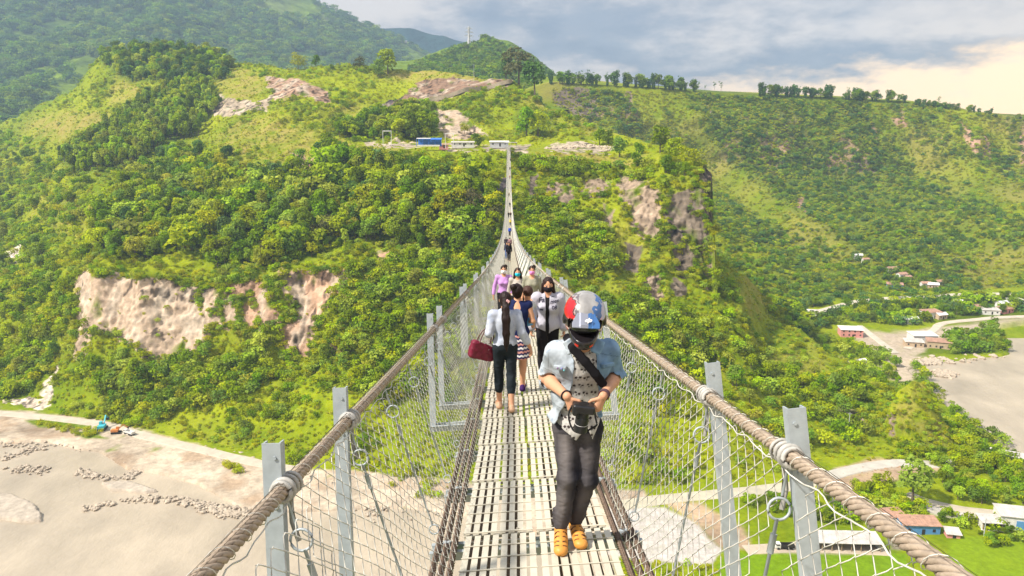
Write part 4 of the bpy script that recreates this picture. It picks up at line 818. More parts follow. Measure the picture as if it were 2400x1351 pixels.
def house(p, w, d, h, wall, roof, rz=0., label='', group=None, name='house', mono=False, floors=1, openfront=False):
    e = empty(name, tuple(p), rz, label, 'house' if name == 'house' else name.split('_')[-1], group)
    if openfront:
        m = MB()
        m.box((0, d / 2 - .1, h / 2), (w, .2, h)); m.box((-w / 2 + .1, 0, h / 2), (.2, d - .4, h)); m.box((w / 2 - .1, 0, h / 2), (.2, d - .4, h)); m.box((0, 0, -.4), (w + .6, d + .6, .8)); m.build('wall', wall, e)
        n = max(2, int(w / 3)); 
        for k in range(n + 1): MB().box((-w / 2 + .3 + (w - .6) * k / n, -d / 2 + .1, h / 2), (.22, .22, h)).build('post', m_tan, e)
    else:
        MB().box((0, 0, h / 2 - .5), (w, d, h + 1)).build('wall', wall, e)
        for f in range(floors):
            z = h / floors * f; MBd = MB().box((w * .05, -d / 2 - .03, z + 1.0), (1.0, .12, 2.0)); 
            if f == 0: MBd.build('door', m_dark, e)
            n = max(1, int(w / 3.2))
            for k in range(n):
                x = -w / 2 + w * (k + .5) / n
                if abs(x - w * .05) > .95: MB().box((x, -d / 2 - .03, z + 1.6), (.9, .1, 1.0)).build('window', m_dark, e)
    ov = .45; m = MB()
    if mono: # one slope, falling to the front
        a, b = h + .9, h + .1; V = [(-w / 2 - ov, -d / 2 - ov, b), (w / 2 + ov, -d / 2 - ov, b), (w / 2 + ov, d / 2 + ov, a), (-w / 2 - ov, d / 2 + ov, a)]; V += [(x, y, z + .15) for x, y, z in V]
        m.add(V, [[0, 3, 2, 1], [4, 5, 6, 7], [0, 1, 5, 4], [1, 2, 6, 5], [2, 3, 7, 6], [3, 0, 4, 7]])
    else:
        rh = d * .22 + .4
        for s in (-1, 1):
            V = [(-w / 2 - ov, s * (d / 2 + ov), h), (w / 2 + ov, s * (d / 2 + ov), h), (w / 2 + ov, 0, h + rh), (-w / 2 - ov, 0, h + rh)]; V += [(x, y, z + .14) for x, y, z in V]
            m.add(V, [[0, 3, 2, 1], [4, 5, 6, 7], [0, 1, 5, 4], [1, 2, 6, 5], [2, 3, 7, 6], [3, 0, 4, 7]])
        g = MB(); g.add([(-w / 2 + .01, -d / 2, h), (-w / 2 + .01, d / 2, h), (-w / 2 + .01, 0, h + rh - .1), (w / 2 - .01, -d / 2, h), (w / 2 - .01, d / 2, h), (w / 2 - .01, 0, h + rh - .1)], [[0, 3, 4, 1]], [[0, 1, 2], [3, 5, 4]]); g.build('gable', wall, e)
    n = int(w / .8)
    for k in range(n + 1):   # standing ribs of the sheets
        x = -w / 2 - ov + .05 + (w + 2 * ov - .1) * k / n
        if mono: m.bar((x, -d / 2 - ov, h + .27), (x, d / 2 + ov, h + 1.07), .08, .08)
    m.build('roof', roof, e); return e
def pp_(px, py, dz=.3): v = plain_pt(np.array([float(px)]), np.array([float(py)]))[0]; return v + [0, 0, dz]
# foreground village at the lower right
house(pp_(1975, 1285, .4), 22, 6, 3.0, m_white, m_tin, R(-3), 'long open fronted shed with a dented grey tin roof beside the lane', name='long_shed', mono=True, openfront=True)
house(pp_(2092, 1226, .4), 6, 5, 3.0, m_tanw, m_rust, R(10), 'small house with a brown rusty roof behind the red roofed row', name='house', mono=True)
house(pp_(2150, 1246, .4), 12, 5.5, 3.2, m_bluew, m_rust, R(-4), 'long rusty roofed house with blue walls', name='house', mono=True)
house(pp_(2230, 1262, .4), 4, 3.2, 1.8, m_pinkw, m_tin, R(-12), 'tiny pinkish hut with a pale flat roof in the field', name='hut', mono=True)
house(pp_(2318, 1238, .4), 6.5, 4.5, 2.6, m_white, m_tin, R(-8), 'low pale roofed shed left of the white and blue house', name='shed', mono=True, openfront=True)
e = house(pp_(2372, 1232, .4), 10, 7, 4.4, m_white, m_tin, R(-14), 'white house with a bright blue front and corrugated roof at the right edge', name='house', mono=True); reg(e, MB().box((1.4, -3.6, 1.6), (3.2, .14, 3.2)).build('blue_door', m_bluew, e))
house(pp_(2362, 1082, .4), 15, 4, 2.6, m_tanw, m_tin, R(-32), 'long narrow shed with a pale roof beside the right river bank', name='river_shed', mono=True)
# village up the valley
r = np.random.default_rng(9)
words = {'w': (m_white, 'white'), 'p': (m_pinkw, 'pink'), 't': (m_tanw, 'tan'), 'b': (m_bluew, 'blue')}
VIL = [(2002, 608, 7, 'w', 'topmost small white house on the green slope above the village'), (2018, 617, 6, 'w', 'second white house down the slope above the village'), (2077, 637, 9, 'w', 'white house halfway down the spur above the village'), (2102, 649, 9, 'w', 'white house below the one halfway down the spur'), (2118, 655, 6, 't', 'small tan house at the foot of the spur'),
 (2097, 674, 13, 'b', 'blue and white house just above the valley road'), (2163, 670, 8, 'w', 'first pale house of the row above the road'), (2180, 673, 9, 't', 'second house of the row above the road'), (2195, 666, 7, 'w', 'highest house of the row above the road'),
 (2310, 702, 12, 't', 'tan house just under the valley road'), (2247, 718, 10, 'w', 'pale house left of the hedge'), (2262, 722, 9, 't', 'tan house right of the hedge'), (2285, 730, 12, 't', 'wide tan house in the middle of the village'), (2318, 736, 13, 'w', 'wide white house in the middle of the village'),
 (2347, 720, 9, 'w', 'white house behind the wide white one'), (2355, 733, 11, 'p', 'pinkish house near the river'), (2378, 713, 12, 'w', 'large pale house at the far right'), (2180, 745, 14, 'w', 'long pale building on the edge of the sandy clearing'), (2203, 748, 9, 't', 'small tan building next to the long pale one'),
 (2108, 757, 8, 'w', 'small white house left of the clearing'), (2135, 758, 9, 'w', 'small white house at the clearing'), (2160, 800, 17, 'w', 'long white building by the river bend'), (2140, 812, 12, 't', 'low tan building in front of the long white one'), (2198, 816, 15, 't', 'square tan building like a boulder by the river'), (2018, 858, 5, 'w', 'tiny white hut alone on the lower slope'), (1902, 740, 7, 'w', 'white hut at the start of the valley road')]
for x, y, w, k, lab in VIL:
    p = on(B, x, y, -.2) if y < 694 else pp_(x, y, .5); w *= .9
    house(p, w, w * .6, 3.0 if w < 12 else 4.2, words[k][0], (m_tin, m_sheet, m_rust)[r.integers(3)], r.uniform(-.4, .4), lab, 'houses of the river village', mono=w > 9)
house(pp_(1992, 788, .3), 14, 8, 4.8, m_pinkw, m_sheet, R(-8), 'two storey pink building with a pale flat roof on its own terrace', name='house', mono=True, floors=2)
# white farmhouses on the blue mountain
for i, (x, y) in enumerate(((865, 70), (880, 74), (893, 80), (903, 85), (918, 95), (935, 101), (955, 107), (700, 50), (745, 72), (215, 95))):
    house(on(Cm, x, y, 2), 9, 7, 5, m_white, m_sheet, r.uniform(-.5, .5), ('tiny white farmhouse, ' + ORD[i] + ' from the top along the ridge of the blue mountain') if i < 7 else (('higher' if i == 7 else 'lower') + ' of two tiny white farmhouses on the green mountain flank' if i < 9 else 'lone white farmhouse low on the left mountain'), 'farmhouses on the far mountain')
# terrace: blue stall, sheds, frames
def tpt(px, py, D=None): return Pz(px, py, -1.0) if D is None else P(px, py, D)
tz = lambda px, D, py=341: P(px, py, D)
e = empty('market_stall', tz(1006, 486, 343), 0, 'big blue tarpaulin stall on the terrace under the dark trees', 'stall')
MB().box((-3.5, 1, 5.0), (9, 5, .25), np.array(Matrix.Rotation(R(4), 3, 'X'))).build('roof', m_sheet, e); MB().box((4.6, 1.0, 4.6), (7, 6, .3), np.array(Matrix.Rotation(R(9), 3, 'X'))).build('roof', m_bluet, e); MB().box((0, 3.6, 2.4), (15, .3, 4.8)).build('back_wall', m_bluet, e); MB().box((4.6, -1.9, 3.9), (7, .12, 1.6)).build('valance', m_bluet, e)
for x in (-8, -4, 0, 4, 8): MB().box((x, -1.8, 2.4), (.25, .25, 4.8)).build('post', m_bluet, e)
MB().box((0, -1.5, .5), (14, 1, 1)).build('counter', m_white, e)
for i, (x, lab) in enumerate(((946, 'left one of the two thatched parasols by the blue stall'), (966, 'right one of the two thatched parasols by the blue stall'))):
    e = empty('parasol', tz(x, 496, 342), 0, lab, 'parasol', 'parasols by the stall'); m = MB(); m.tube([(0, 0, 2.9), (0, 0, 2.4), (0, 0, 2.0)], [.1, 1.3, 2.3], 10); m.build('canopy', m_tanw, e); MB().tube([(0, 0, 0), (0, 0, 2.4)], .08, 6).build('pole', m_steel, e); MB().box((0, 0, .8), (1.6, 1.6, .1)).build('table', m_white, e)
house(tz(1085, 505, 343), 15, 5, 2.4, m_white, m_tin, R(2), 'long low white shed right of the blue stall', name='shed', mono=True)
house(tz(1170, 492, 343), 12, 5, 2.6, m_steel, m_sheet, R(0), 'grey tin shed left of the bridge end', name='shed', mono=True)
house(tz(1040, 497, 347), 6, 3, 2.0, m_pinkw, m_rust, R(4), 'small reddish hut under the white steel frame', name='hut', mono=True)
for (x, y, D, lab) in ((908, 342, 488, 'left white steel goal frame standing on the terrace'), (1054, 348, 484, 'white steel goal frame in front of the sheds, with netting cables')):
    e = empty('steel_frame', P(x, y, D), 0, lab, 'frame', 'white steel frames on the terrace')
    for s in (-1, 1): MB().tube([(s * 2.7, 0, 0), (s * 2.7, 0, 9.6)], .16, 6).build('post', m_sheet, e)
    MB().tube([(-2.9, 0, 9.5), (2.9, 0, 9.5)], .18, 6).build('crossbar', m_sheet, e); MB().tube([(-2.9, 1.0, 9.2), (2.9, 1.0, 9.2)], .1, 6).build('crossbar', m_sheet, e)
    for s in (-1, 1): MB().tube([(s * 2.7, 0, 5), (s * 1.2, 1.4, 0)], .07, 5).build('stay', m_sheet, e)
# lattice pylon and poles
def lattice(e, H, w0, w1, n, t):
    m = MB(); L = lambda z: w0 + (w1 - w0) * min(1, z / (H * .75))
    zs = [H * (1 - (1 - k / n) ** 1.2) for k in range(n + 1)]
    for k in range(n):
        a, b = L(zs[k]) / 2, L(zs[k + 1]) / 2
        for sx, sy in ((-1, -1), (1, -1), (1, 1), (-1, 1)):
            m.bar((sx * a, sy * a, zs[k]), (sx * b, sy * b, zs[k + 1]), t); nx, ny = (-sy, sx)
            m.bar((sx * a, sy * a, zs[k]), (nx * b, ny * b, zs[k + 1]), t * .7); m.bar((sx * b, sy * b, zs[k + 1]), (nx * b, ny * b, zs[k + 1]), t * .7)
    m.build('tower', m_sheet, e)
    for z, l in ((H * .78, 9), (H * .87, 8), (H * .96, 6)):
        a = MB(); a.bar((-l, 0, z), (l, 0, z), t); a.bar((-l, 0, z), (0, 0, z + 3), t * .7); a.bar((l, 0, z), (0, 0, z + 3), t * .7); a.build('cross_arm', m_sheet, e)
v = Pn(1100, 160, 1440.); e = empty('power_pylon', tuple(v), R(25), 'tall pale lattice pylon on the shoulder of the cone shaped hill', 'pylon'); lattice(e, 74, 13, 2.2, 9, .8)
v = on(Cm, 27, 45, 0); e = empty('power_pylon', tuple(v), R(25), 'faint lattice pylon on the mountain at the upper left', 'pylon'); lattice(e, 70, 13, 2.2, 9, .8)
def pole(p, h, lab):
    e = empty('utility_pole', tuple(p), 0, lab, 'pole'); MB().tube([(0, 0, -1), (0, 0, h)], [.2, .12], 6).build('pole', m_steel, e); MB().box((0, 0, h - .6), (1.8, .12, .12)).build('crossarm', m_steel, e)
pole(on(A, 1112, 192), 16, 'thin pale pole on the grassy slope above the cliff road'); pole(pp_(1988, 1010) if False else on(A, 1988, 1012), 9, 'thin pole on the green slope above the landslide'); pole(pp_(2305, 1262), 7, 'thin pole in front of the low shed in the village')
# vehicles
def truck(p, rz, lab, body, bed, s=1.0):
    e = empty('truck', tuple(p), rz, lab, 'truck'); e.scale = (s, s, s)
    m = MB(); m.box((2.4, 0, 1.5), (1.6, 2.1, 1.7)); m.box((3.25, 0, 1.1), (.3, 2.0, .8)); m.build('cab', body, e); MB().box((2.6, 0, 1.95), (1.25, 2.14, .5)).build('windscreen', m_dark, e)
    m = MB(); m.box((-.9, 0, .95), (4.8, 2.1, .2)); 
    for yy in (-1.0, 1.0): m.box((-.9, yy, 1.5), (4.8, .1, 1.0))
    m.box((-3.25, 0, 1.5), (.1, 1.9, 1.0)); m.box((1.45, 0, 1.5), (.1, 1.9, 1.0)); m.build('cargo_bed', bed, e)
    for x in (2.4, -.9, -2.3):
        for y in (-.95, .95):
            t = MB(); t.tube([(x, y - .15, .5), (x, y + .15, .5)], .5, 12); t.build('wheel', m_tyre, e)
truck(pp_(1838, 1290, .6), R(178), 'small white truck with a dark cargo bed on the lane by the long shed', m_white, m_dark, .9)
truck(pp_(304, 1021, .6), R(150), 'white truck parked on the riverside track, rightmost of the vehicles', m_white, m_white, .9)
def digger(p, rz, lab, body, s=1.):
    e = empty('excavator', tuple(p), rz, lab, 'excavator'); e.scale = (s, s, s)
    for y in (-1, 1): MB().prism([(-1.8, .1), (1.8, .1), (2.1, .45), (1.8, .85), (-1.8, .85), (-2.1, .45)], y - .28, y + .28).build('track', m_tyre, e)
    m = MB(); m.box((-.5, 0, 1.45), (3.0, 2.2, 1.0)); m.box((.6, .6, 2.3), (1.2, .9, 1.1)); m.build('body', body, e); MB().box((1.22, .6, 2.4), (.06, .7, .7)).build('windscreen', m_dark, e)
    m = MB(); m.bar((.8, -.3, 1.7), (3.4, -.3, 4.2), .4); m.bar((3.4, -.3, 4.2), (5.2, -.3, 2.6), .32); m.build('arm', body, e); MB().prism([(4.8, 2.7), (5.6, 2.6), (5.4, 1.7), (4.7, 1.8)], -.8, .2).build('bucket', m_tyre, e)
digger(pp_(241, 1009, .5), R(100), 'turquoise excavator at the end of the riverside road', m_turq, 1.25); digger(pp_(273, 1018, .5), R(10), 'orange excavator between the turquoise one and the white truck', m_orange)
# stones
def rocks(name, lines, n, lo, hi, lab, m, seed, spread=1.2, ground=pp_):
    r = np.random.default_rng(seed); b = MB(); ico = bmesh.new(); bmesh.ops.create_icosphere(ico, subdivisions=1, radius=1); iv = np.array([v.co[:] for v in ico.verts]); fi = [[v.index for v in f.verts] for f in ico.faces]; ico.free()
    for k in range(n):
        L_ = lines[r.integers(len(lines))]; t = r.uniform(0, len(L_) - 1.001); i = int(t); f = t - i
        x = L_[i][0] + (L_[i + 1][0] - L_[i][0]) * f; y = L_[i][1] + (L_[i + 1][1] - L_[i][1]) * f; p = np.array(ground(x, y, 0)) + [r.normal() * spread, r.normal() * spread, 0]
        s = r.uniform(lo, hi) * r.uniform(.6, 1.3); b.add(iv * (1 + r.uniform(-.28, .28, (len(iv), 1))) * s * r.uniform(.7, 1.3, 3) * [1, 1, .7] + p, (), fi)
    return tag(b.build(name, m), lab, None, kind='stuff')
m_stone = mat('river_stone', (.40, .33, .25), rough=.85, noise=(1.2, .35))
rocks('boulders', [[(200, 1195), (260, 1178), (330, 1168), (400, 1170), (450, 1178), (500, 1196), (560, 1198), (600, 1190)], [(480, 1180), (530, 1205), (580, 1200)]], 420, .35, 1.0, 'line of pale stones lying across the muddy river', m_stone, 1, 1.4)
rocks('boulders', [[(185, 1103), (215, 1115), (300, 1120), (310, 1105), (352, 1094)]], 230, .35, .9, 'curved line of stones at the edge of the river pool', m_stone, 2, 1.2)
rocks('boulders', [[(0, 1075), (60, 1058), (110, 1045), (0, 1040)], [(30, 1098), (70, 1100), (110, 1104)], [(140, 1040), (240, 1052), (300, 1080), (350, 1098)]], 260, .3, .9, 'scattered stones along the left river bank', m_stone, 3, 2.)
rocks('boulders', [[(430, 1060), (470, 1070), (520, 1085), (560, 1100), (600, 1110)], [(900, 1130), (1000, 1160), (1060, 1190)], [(700, 1120), (850, 1150), (900, 1200)]], 420, .3, 1.0, 'loose stones on the gravel under the bridge', m_stone, 4, 5.)
rocks('boulders', [[(2130, 862), (2170, 848), (2230, 846), (2300, 838), (2360, 832)], [(2160, 850), (2200, 842)], [(2205, 875), (2230, 877)]], 170, .8, 2.4, 'brown boulders at the edge of the right river', m_stone, 5, 3.)
rocks('rubble', [[(1285, 350), (1340, 344), (1380, 342), (1430, 352)], [(1300, 345), (1420, 346)]], 260, .5, 1.9, 'heaps of pale rubble at the terrace end', mat('pale_rubble', (.44, .36, .26), rough=.95, noise=(1, .3)), 6, 2.2, lambda x, y, z: on(A, x, y, z))
rocks('rubble', [[(1960, 1112), (2050, 1100), (2160, 1092)], [(1990, 1135), (2080, 1120), (2150, 1115)]], 300, .3, 1.0, 'clods of brown earth on the landslide', mat('brown_clods', (.30, .19, .11), rough=.95, noise=(1, .3)), 7, 3.)
# ------------------------------------------------------------------ the suspension footbridge
Z0, YA, SL, KQ, YEND = -1.948, -.29, .1487, .0003007, 480.
def br_z(y): return Z0 - SL * (y - YA) + KQ * (y - YA) ** 2
def br_x(y): return .043 - .0045 * y + 1.97 * np.sin(br_phi(y))
def br_phi(y): return math.radians(4.1) * np.clip(1 - y / 260., 0, 1)
def br(y, u, h):
    """y along the valley, u across (right +), h above the deck -> world (arrays)"""
    y, u, h = np.broadcast_arrays(np.asarray(y, float), np.asarray(u, float), np.asarray(h, float))
    s = -SL + 2 * KQ * (y - YA); t = np.stack([np.full(y.shape, -.0045), np.ones(y.shape), s], -1); t /= np.linalg.norm(t, axis=-1)[..., None]
    f = br_phi(y); r = np.stack([np.cos(f), 0 * f, np.sin(f)], -1); n = np.cross(r, t); n /= np.linalg.norm(n, axis=-1)[..., None]
    return np.stack([br_x(y), y, br_z(y)], -1) + r * u[..., None] + n * h[..., None]
def br_frame(y):
    o, a, b, c = br(y, 0, 0), br(y, 1, 0), br(y + .5, 0, 0), br(y, 0, 1); X = a - o; Zv = c - o; Yv = np.cross(Zv, X)
    M = np.eye(4); M[:3, 0] = X; M[:3, 1] = Yv; M[:3, 2] = Zv; M[:3, 3] = o; return Matrix(M.tolist())
def deck_hit(px, py):
    """world point of the deck surface seen at a photo pixel"""
    lo, hi = 1., 300.
    for _ in range(60):
        y = (lo + hi) / 2; p = Pn(px, py, y); o = br(y, 0, 0); u = (p[0] - o[0]); d = p[2] - br(y, u, 0)[2]
        if d > 0: lo = y
        else: hi = y
    return p
ST = lambda k: 2.608 + 1.177 * k
K0, K1 = -3, int((YEND - 2.608) / 1.177)
m_deck = mat('cream_painted_steel_grating', (.52, .48, .385), rough=.5, noise=(3.1, .16, 7), spec=.5); m_galv = mat('galvanised_steel_dull', (.36, .40, .42), rough=.5, metal=.15, noise=(14, .13))
m_wire = mat('galvanised_wire', (.56, .54, .48), rough=.5, metal=.1, noise=(6, .3)); m_cable = mat('weathered_wire_rope', (.33, .26, .195), rough=.7, noise=(30, .3), spec=.35); m_rubber = mat('grey_clamp_sleeve', (.38, .365, .335), rough=.6, noise=(30, .2)); m_cabled = mat('greasy_wire_rope', (.17, .12, .09), rough=.75, noise=(25, .35), spec=.3)
bridge = empty('suspension_footbridge', tuple(br(0, 0, 0)), 0, 'long narrow steel suspension footbridge with chain link sides, sagging across the gorge', 'footbridge')
bridge.location = (0, 0, 0)
def part_copies(name, me, frames, label=None):
    for M in frames:
        o = bpy.data.objects.new(name, me); C.objects.link(o); o.parent = bridge; o.matrix_world = M
def stuff_part(o, lab): o.parent = bridge; return tag(o, lab, None, kind='stuff')
# deck panels
PW = 1.177
def panel_mb(n=16, rods=6, full=True):
    m = MB(); pit = 1.01 / n
    for i in range(n):
        u = -.505 + pit * (i + .5) + (.006 if i >= n / 2 else -.006); m.box((u, PW / 2, 0), (pit * .66, PW - .010, .005))
    if full:
        for j in range(rods):
            y = .02 + (PW - .03) * j / rods; 
            for s in (-1, 1): m.tube([(s * .012, y, .007), (s * .26, y + .002, .008), (s * .505, y, .007)], .0045 if j else .007, 5)
        for s in (-1, 1):
            for j in (.05, PW - .05): m.box((s * .258, j, -.032), (.49, .022, .020))
        for s in (-1, 1):
            for u in (.12, .40): m.tube([(s * u, .06, .002), (s * u, .06, .012)], .009, 6)
    else: m.box((0, .03, -.02), (1., .05, .03))
    return m
pm = panel_mb().build('deck_panel', m_deck, link=False)
ks = list(range(K0, K1)); part_copies('deck_panel', pm, [br_frame(ST(k) - .2) for k in ks[:100]])
V = []; F = []; base = panel_mb(7, 0, False); bv = np.vstack(base.v); bf = np.vstack(base.f4)
for i, k in enumerate(ks[100:]):
    M = np.array(br_frame(ST(k))); V.append(bv @ M[:3, :3].T + M[:3, 3]); F.append(bf + i * len(bv))
stuff_part(mesh_np('deck_panel', np.vstack(V), np.vstack(F), m_deck), 'the far deck panels beyond the nearest hundred')
# cross beams
def beam_mb(w):
    m = MB()
    for y in (-.05, .05): m.box((0, y, -.115), (2 * w, .008, .07)); m.box((0, y + (.02 if y > 0 else -.02), -.078), (2 * w, .045, .006))
    for s in (-1, 1): m.box((s * w * .97, 0, -.115), (.012, .10, .05)); m.tube([(s * .62, 0, -.075), (s * .62, 0, -.03)], .03, 8)
    return m
bs, bl = beam_mb(.74).build('crossbeam', m_galv, link=False), beam_mb(1.14).build('crossbeam', m_galv, link=False)
pair = lambda k: k % 5 in (0, 1)
for k in ks[:100]: part_copies('crossbeam', bl if pair(k) else bs, [br_frame(ST(k) - (0 if pair(k) else .2))])
def bake(mbf, frames, name, m, lab):
    V = []; F = []; F3 = []; n = 0
    for b, M in frames:
        M = np.array(M); bv = np.vstack(b.v); V.append(bv @ M[:3, :3].T + M[:3, 3]); F.append(np.vstack(b.f4) + n); 
        if b.f3: F3.append(np.vstack(b.f3) + n)
        n += len(bv)
    return stuff_part(mesh_np(name, np.vstack(V), [np.vstack(F)] + ([np.vstack(F3)] if F3 else []), m), lab)
fb = MB().box((0, 0, -.1), (2.2, .12, .08)); fs = MB().box((0, 0, -.1), (1.5, .12, .08))
bake(None, [(fb if pair(k) else fs, br_frame(ST(k))) for k in ks[100:]], 'crossbeam', m_galv, 'the far cross beams beyond the nearest hundred')
# posts: channel section, leaning inwards
def post_mb(s):
    m = MB(); a, b = np.array([s * 1.11, 0, -.16]), np.array([s * 1.045, 0, 1.28]); m.bar(a + [0, -.02, 0], b + [0, -.02, 0], .075, .007, (0, 1, 0))
    for q in (-1, 1): m.bar(a + [q * .034, .006, 0], b + [q * .034, .006, 0], .007, .046, (0, 1, 0))
    m.tube([b + [s * -.01, -.03, -.06], b + [s * -.01, -.018, -.06]], .008, 6); m.tube([b + [0, -.03, -.26], b + [0, -.018, -.26]], .009, 6); return m
pmesh = {s: post_mb(s).build('post', m_galv, link=False) for s in (-1, 1)}
pk = [k for k in ks if pair(k)]
for k in pk[:50]:
    for s in (-1, 1): part_copies('post', pmesh[s], [br_frame(ST(k))])
fp_ = {s: MB().bar((s * 1.11, 0, -.16), (s * 1.045, 0, 1.28), .075, .05, (0, 1, 0)) for s in (-1, 1)}
bake(None, [(fp_[s], br_frame(ST(k))) for k in pk[50:] for s in (-1, 1)], 'post', m_galv, 'the far fence posts beyond the nearest hundred')
# wire ropes
def strands(path, n, rh, rs, pitch, sides=5):
    """path (m,3) finely sampled -> helical strands"""
    m = MB(); t = np.gradient(path, axis=0); t /= np.linalg.norm(t, axis=1)[:, None]; a = np.cross(t, [0, 0, 1.]); a /= np.linalg.norm(a, axis=1)[:, None]; b = np.cross(a, t)
    d = np.r_[0, np.cumsum(np.linalg.norm(np.diff(path, axis=0), axis=1))]
    for k in range(n):
        th = (d / pitch * 2 * math.pi + k * 2 * math.pi / n)[:, None]; m.tube(path + rh * (a * np.cos(th) + b * np.sin(th)), rs, sides)
    return m
RU, RH = 1.01, 1.09
def rope(u, h, r, mt, name, pitch, y0=-1.2, ynear=24., step=.024, n=6, parent=bridge):
    ys = np.arange(y0, ynear, step); m = strands(br(ys, u, h), n, r * .64, r * .375, pitch)
    yf = np.r_[np.arange(ynear - .05, 60, 1.), np.arange(60, YEND + 1, 4.)]; m.tube(br(yf, u, h), r * .97, 6); return m.build(name, mt, parent, smooth=True)
for s in (-1, 1):
    c = rope(s * RU, RH, .030, m_cable, 'handrail_cable', .27 * s)
    for i, (u, h, r) in enumerate(((.565, -.045, .024), (.625, -.055, .024), (.68, -.05, .024))): rope(s * u, h, r, m_cabled, 'deck_cable', .22 * s, ynear=14., step=.022)
    yy_ = np.r_[np.arange(-1.2, 20, .5), np.arange(20, 60, 2.), np.arange(60, YEND, 6.)]
    for u in (.132, .195, .321, .385, .448): MB().tube(br(yy_, s * u, -.058), .021, 6).build('deck_cable', m_cabled, bridge, smooth=True)
    # tie wire wound round the handrail, with the odd loop
    ys = np.arange(-1, 34, .012); path = br(ys, s * RU, RH); t = strands(path, 1, .035, .0017, .15 * s, 4)
    t.build('tie_wire', m_wire, bridge)
    wy = np.arange(-1, 34, .05); edge = MB(); edge.tube(br(wy, s * (RU - .015) + .006 * np.sin(wy * 31), RH - .055 + .012 * np.sin(wy * 17)), .0035, 4); edge.build('tie_wire', m_wire, bridge)
# clamps on the handrail at the posts and ties between
def ring(c, ax, R_, r, n=16, sides=6):
    c = np.array(c, float); ax = np.array(ax, float) / np.linalg.norm(ax); a = np.cross(ax, [0, 0, 1.] if abs(ax[2]) < .9 else [1., 0, 0]); a /= np.linalg.norm(a); b = np.cross(ax, a); th = np.arange(n) * 6.2832 / n
    return c + R_ * (np.cos(th)[:, None] * a + np.sin(th)[:, None] * b), r, sides
for s in (-1, 1):
    m = MB()
    for q, (dy, R_, r) in enumerate(((-.055, .039, .010), (-.022, .042, .012), (.03, .041, .010), (.07, .045, .008))):
        P_, rr, sd_ = ring((s * RU, dy, RH), (0, 1, .05 * q), R_, r); m.tube(P_, rr, sd_, closed=True)
    m.tube([(s * RU, .055, RH - .05), (s * (RU + .005), .06, RH - .16), (s * (RU - .02), .05, RH - .24)], .011, 6)
    m.bar((s * RU, 0, RH + .01), (s * 1.06, 0, RH + .01), .05, .02)
    cm = m.build('clamp', m_rubber, link=False, smooth=True)
    for k in pk[:50]: part_copies('clamp', cm, [br_frame(ST(k))])
    # hangers with their eyes
    m = MB(); p0, p1 = np.array([s * RU, 0, RH - .04]), np.array([s * .72, 0, -.06]); e1 = p0 + (p1 - p0) * .16
    m.tube([p0, e1 + (p0 - e1) * .3], .006, 5); P_, rr, sd_ = ring(e1, (0, 1, 0), .045, .006); m.tube(P_, rr, sd_, closed=True); e2 = p0 + (p1 - p0) * .93
    m.tube([e1 + (p1 - p0) * .035, e2], .0075, 6); m.tube([e1 + (p1 - p0) * .09, e1 + (p1 - p0) * .16], .014, 6); P_, rr, sd_ = ring(e2 + (p1 - p0) * .03, (0, 1, 0), .035, .006); m.tube(P_, rr, sd_, closed=True)
    hm = m.build('hanger', m_galv, link=False, smooth=True)
    for k in ks[:50]: part_copies('hanger', hm, [br_frame(ST(k))])
    bake(None, [(MB().tube([(s * RU, 0, RH), (s * .72, 0, -.06)], .008, 3, caps=False), br_frame(ST(k))) for k in ks[50:]], 'hanger', m_galv, 'the far hanger rods')
# chain link fence bays
BL = PW * 5
def chain_mb(s, pitch, half, r, sides, bulge=.005, rg=None):
    m = MB(); top, bot = np.array([s * (RU - .01), 0, RH - .05]), np.array([s * .56, 0, -.06]); Ld = np.linalg.norm(top - bot); dv = (bot - top) / Ld; nv = np.array([-dv[2] * s, 0, dv[0] * s]); nz = int(Ld / half)
    for i in range(int(BL / pitch)):
        z = np.arange(nz + 1); yy = (i + .5) * pitch + (np.where((z + i) % 2 == 0, 1, -1) * (pitch * .53)); w = rg.normal(size=nz + 1) * .0022 if rg is not None else 0
        sag = .012 * np.sin(z * .37 + i * .11)
        if bulge:   # rounded knuckles: three points per half pitch
            zz = np.repeat(z, 2) + np.tile([-.16, .16], nz + 1); zz = np.clip(zz, 0, nz); yr = np.interp(zz, z, yy + w); b = np.repeat(np.where((z + i) % 2 == 0, 1, -1), 2) * bulge * np.tile([-1, 1], nz + 1)
            pts = top + dv * (zz * half)[:, None] + nv * (b + np.interp(zz, z, sag))[:, None]; pts[:, 1] += yr
        else: pts = top + dv * (z * half)[:, None]; pts[:, 1] += yy
        m.tube(pts, r, sides, caps=False)
    return m
rgc = np.random.default_rng(3)
bays = [k for k in ks if k % 5 == 0] ; bays = [bays[0] - 5] + bays
for s in (-1, 1):
    cm1 = chain_mb(s, .066, .052, .0023, 4, rg=rgc).build('chain_link_fence', m_wire, link=False, smooth=True); cm2 = chain_mb(s, .062, .050, .0026, 3, 0).build('chain_link_fence', m_wire, link=False)
    for i, k in enumerate(bays[:50]): part_copies('chain_link_fence', cm1 if i < 6 else cm2, [br_frame(ST(k))])
    far_mb = chain_mb(s, .24, .12, .0075, 3, 0); bake(None, [(far_mb, br_frame(ST(k))) for k in bays[50:] if ST(k) + BL < YEND], 'chain_link_fence', m_wire, 'the far chain link fence beyond the fiftieth bay')
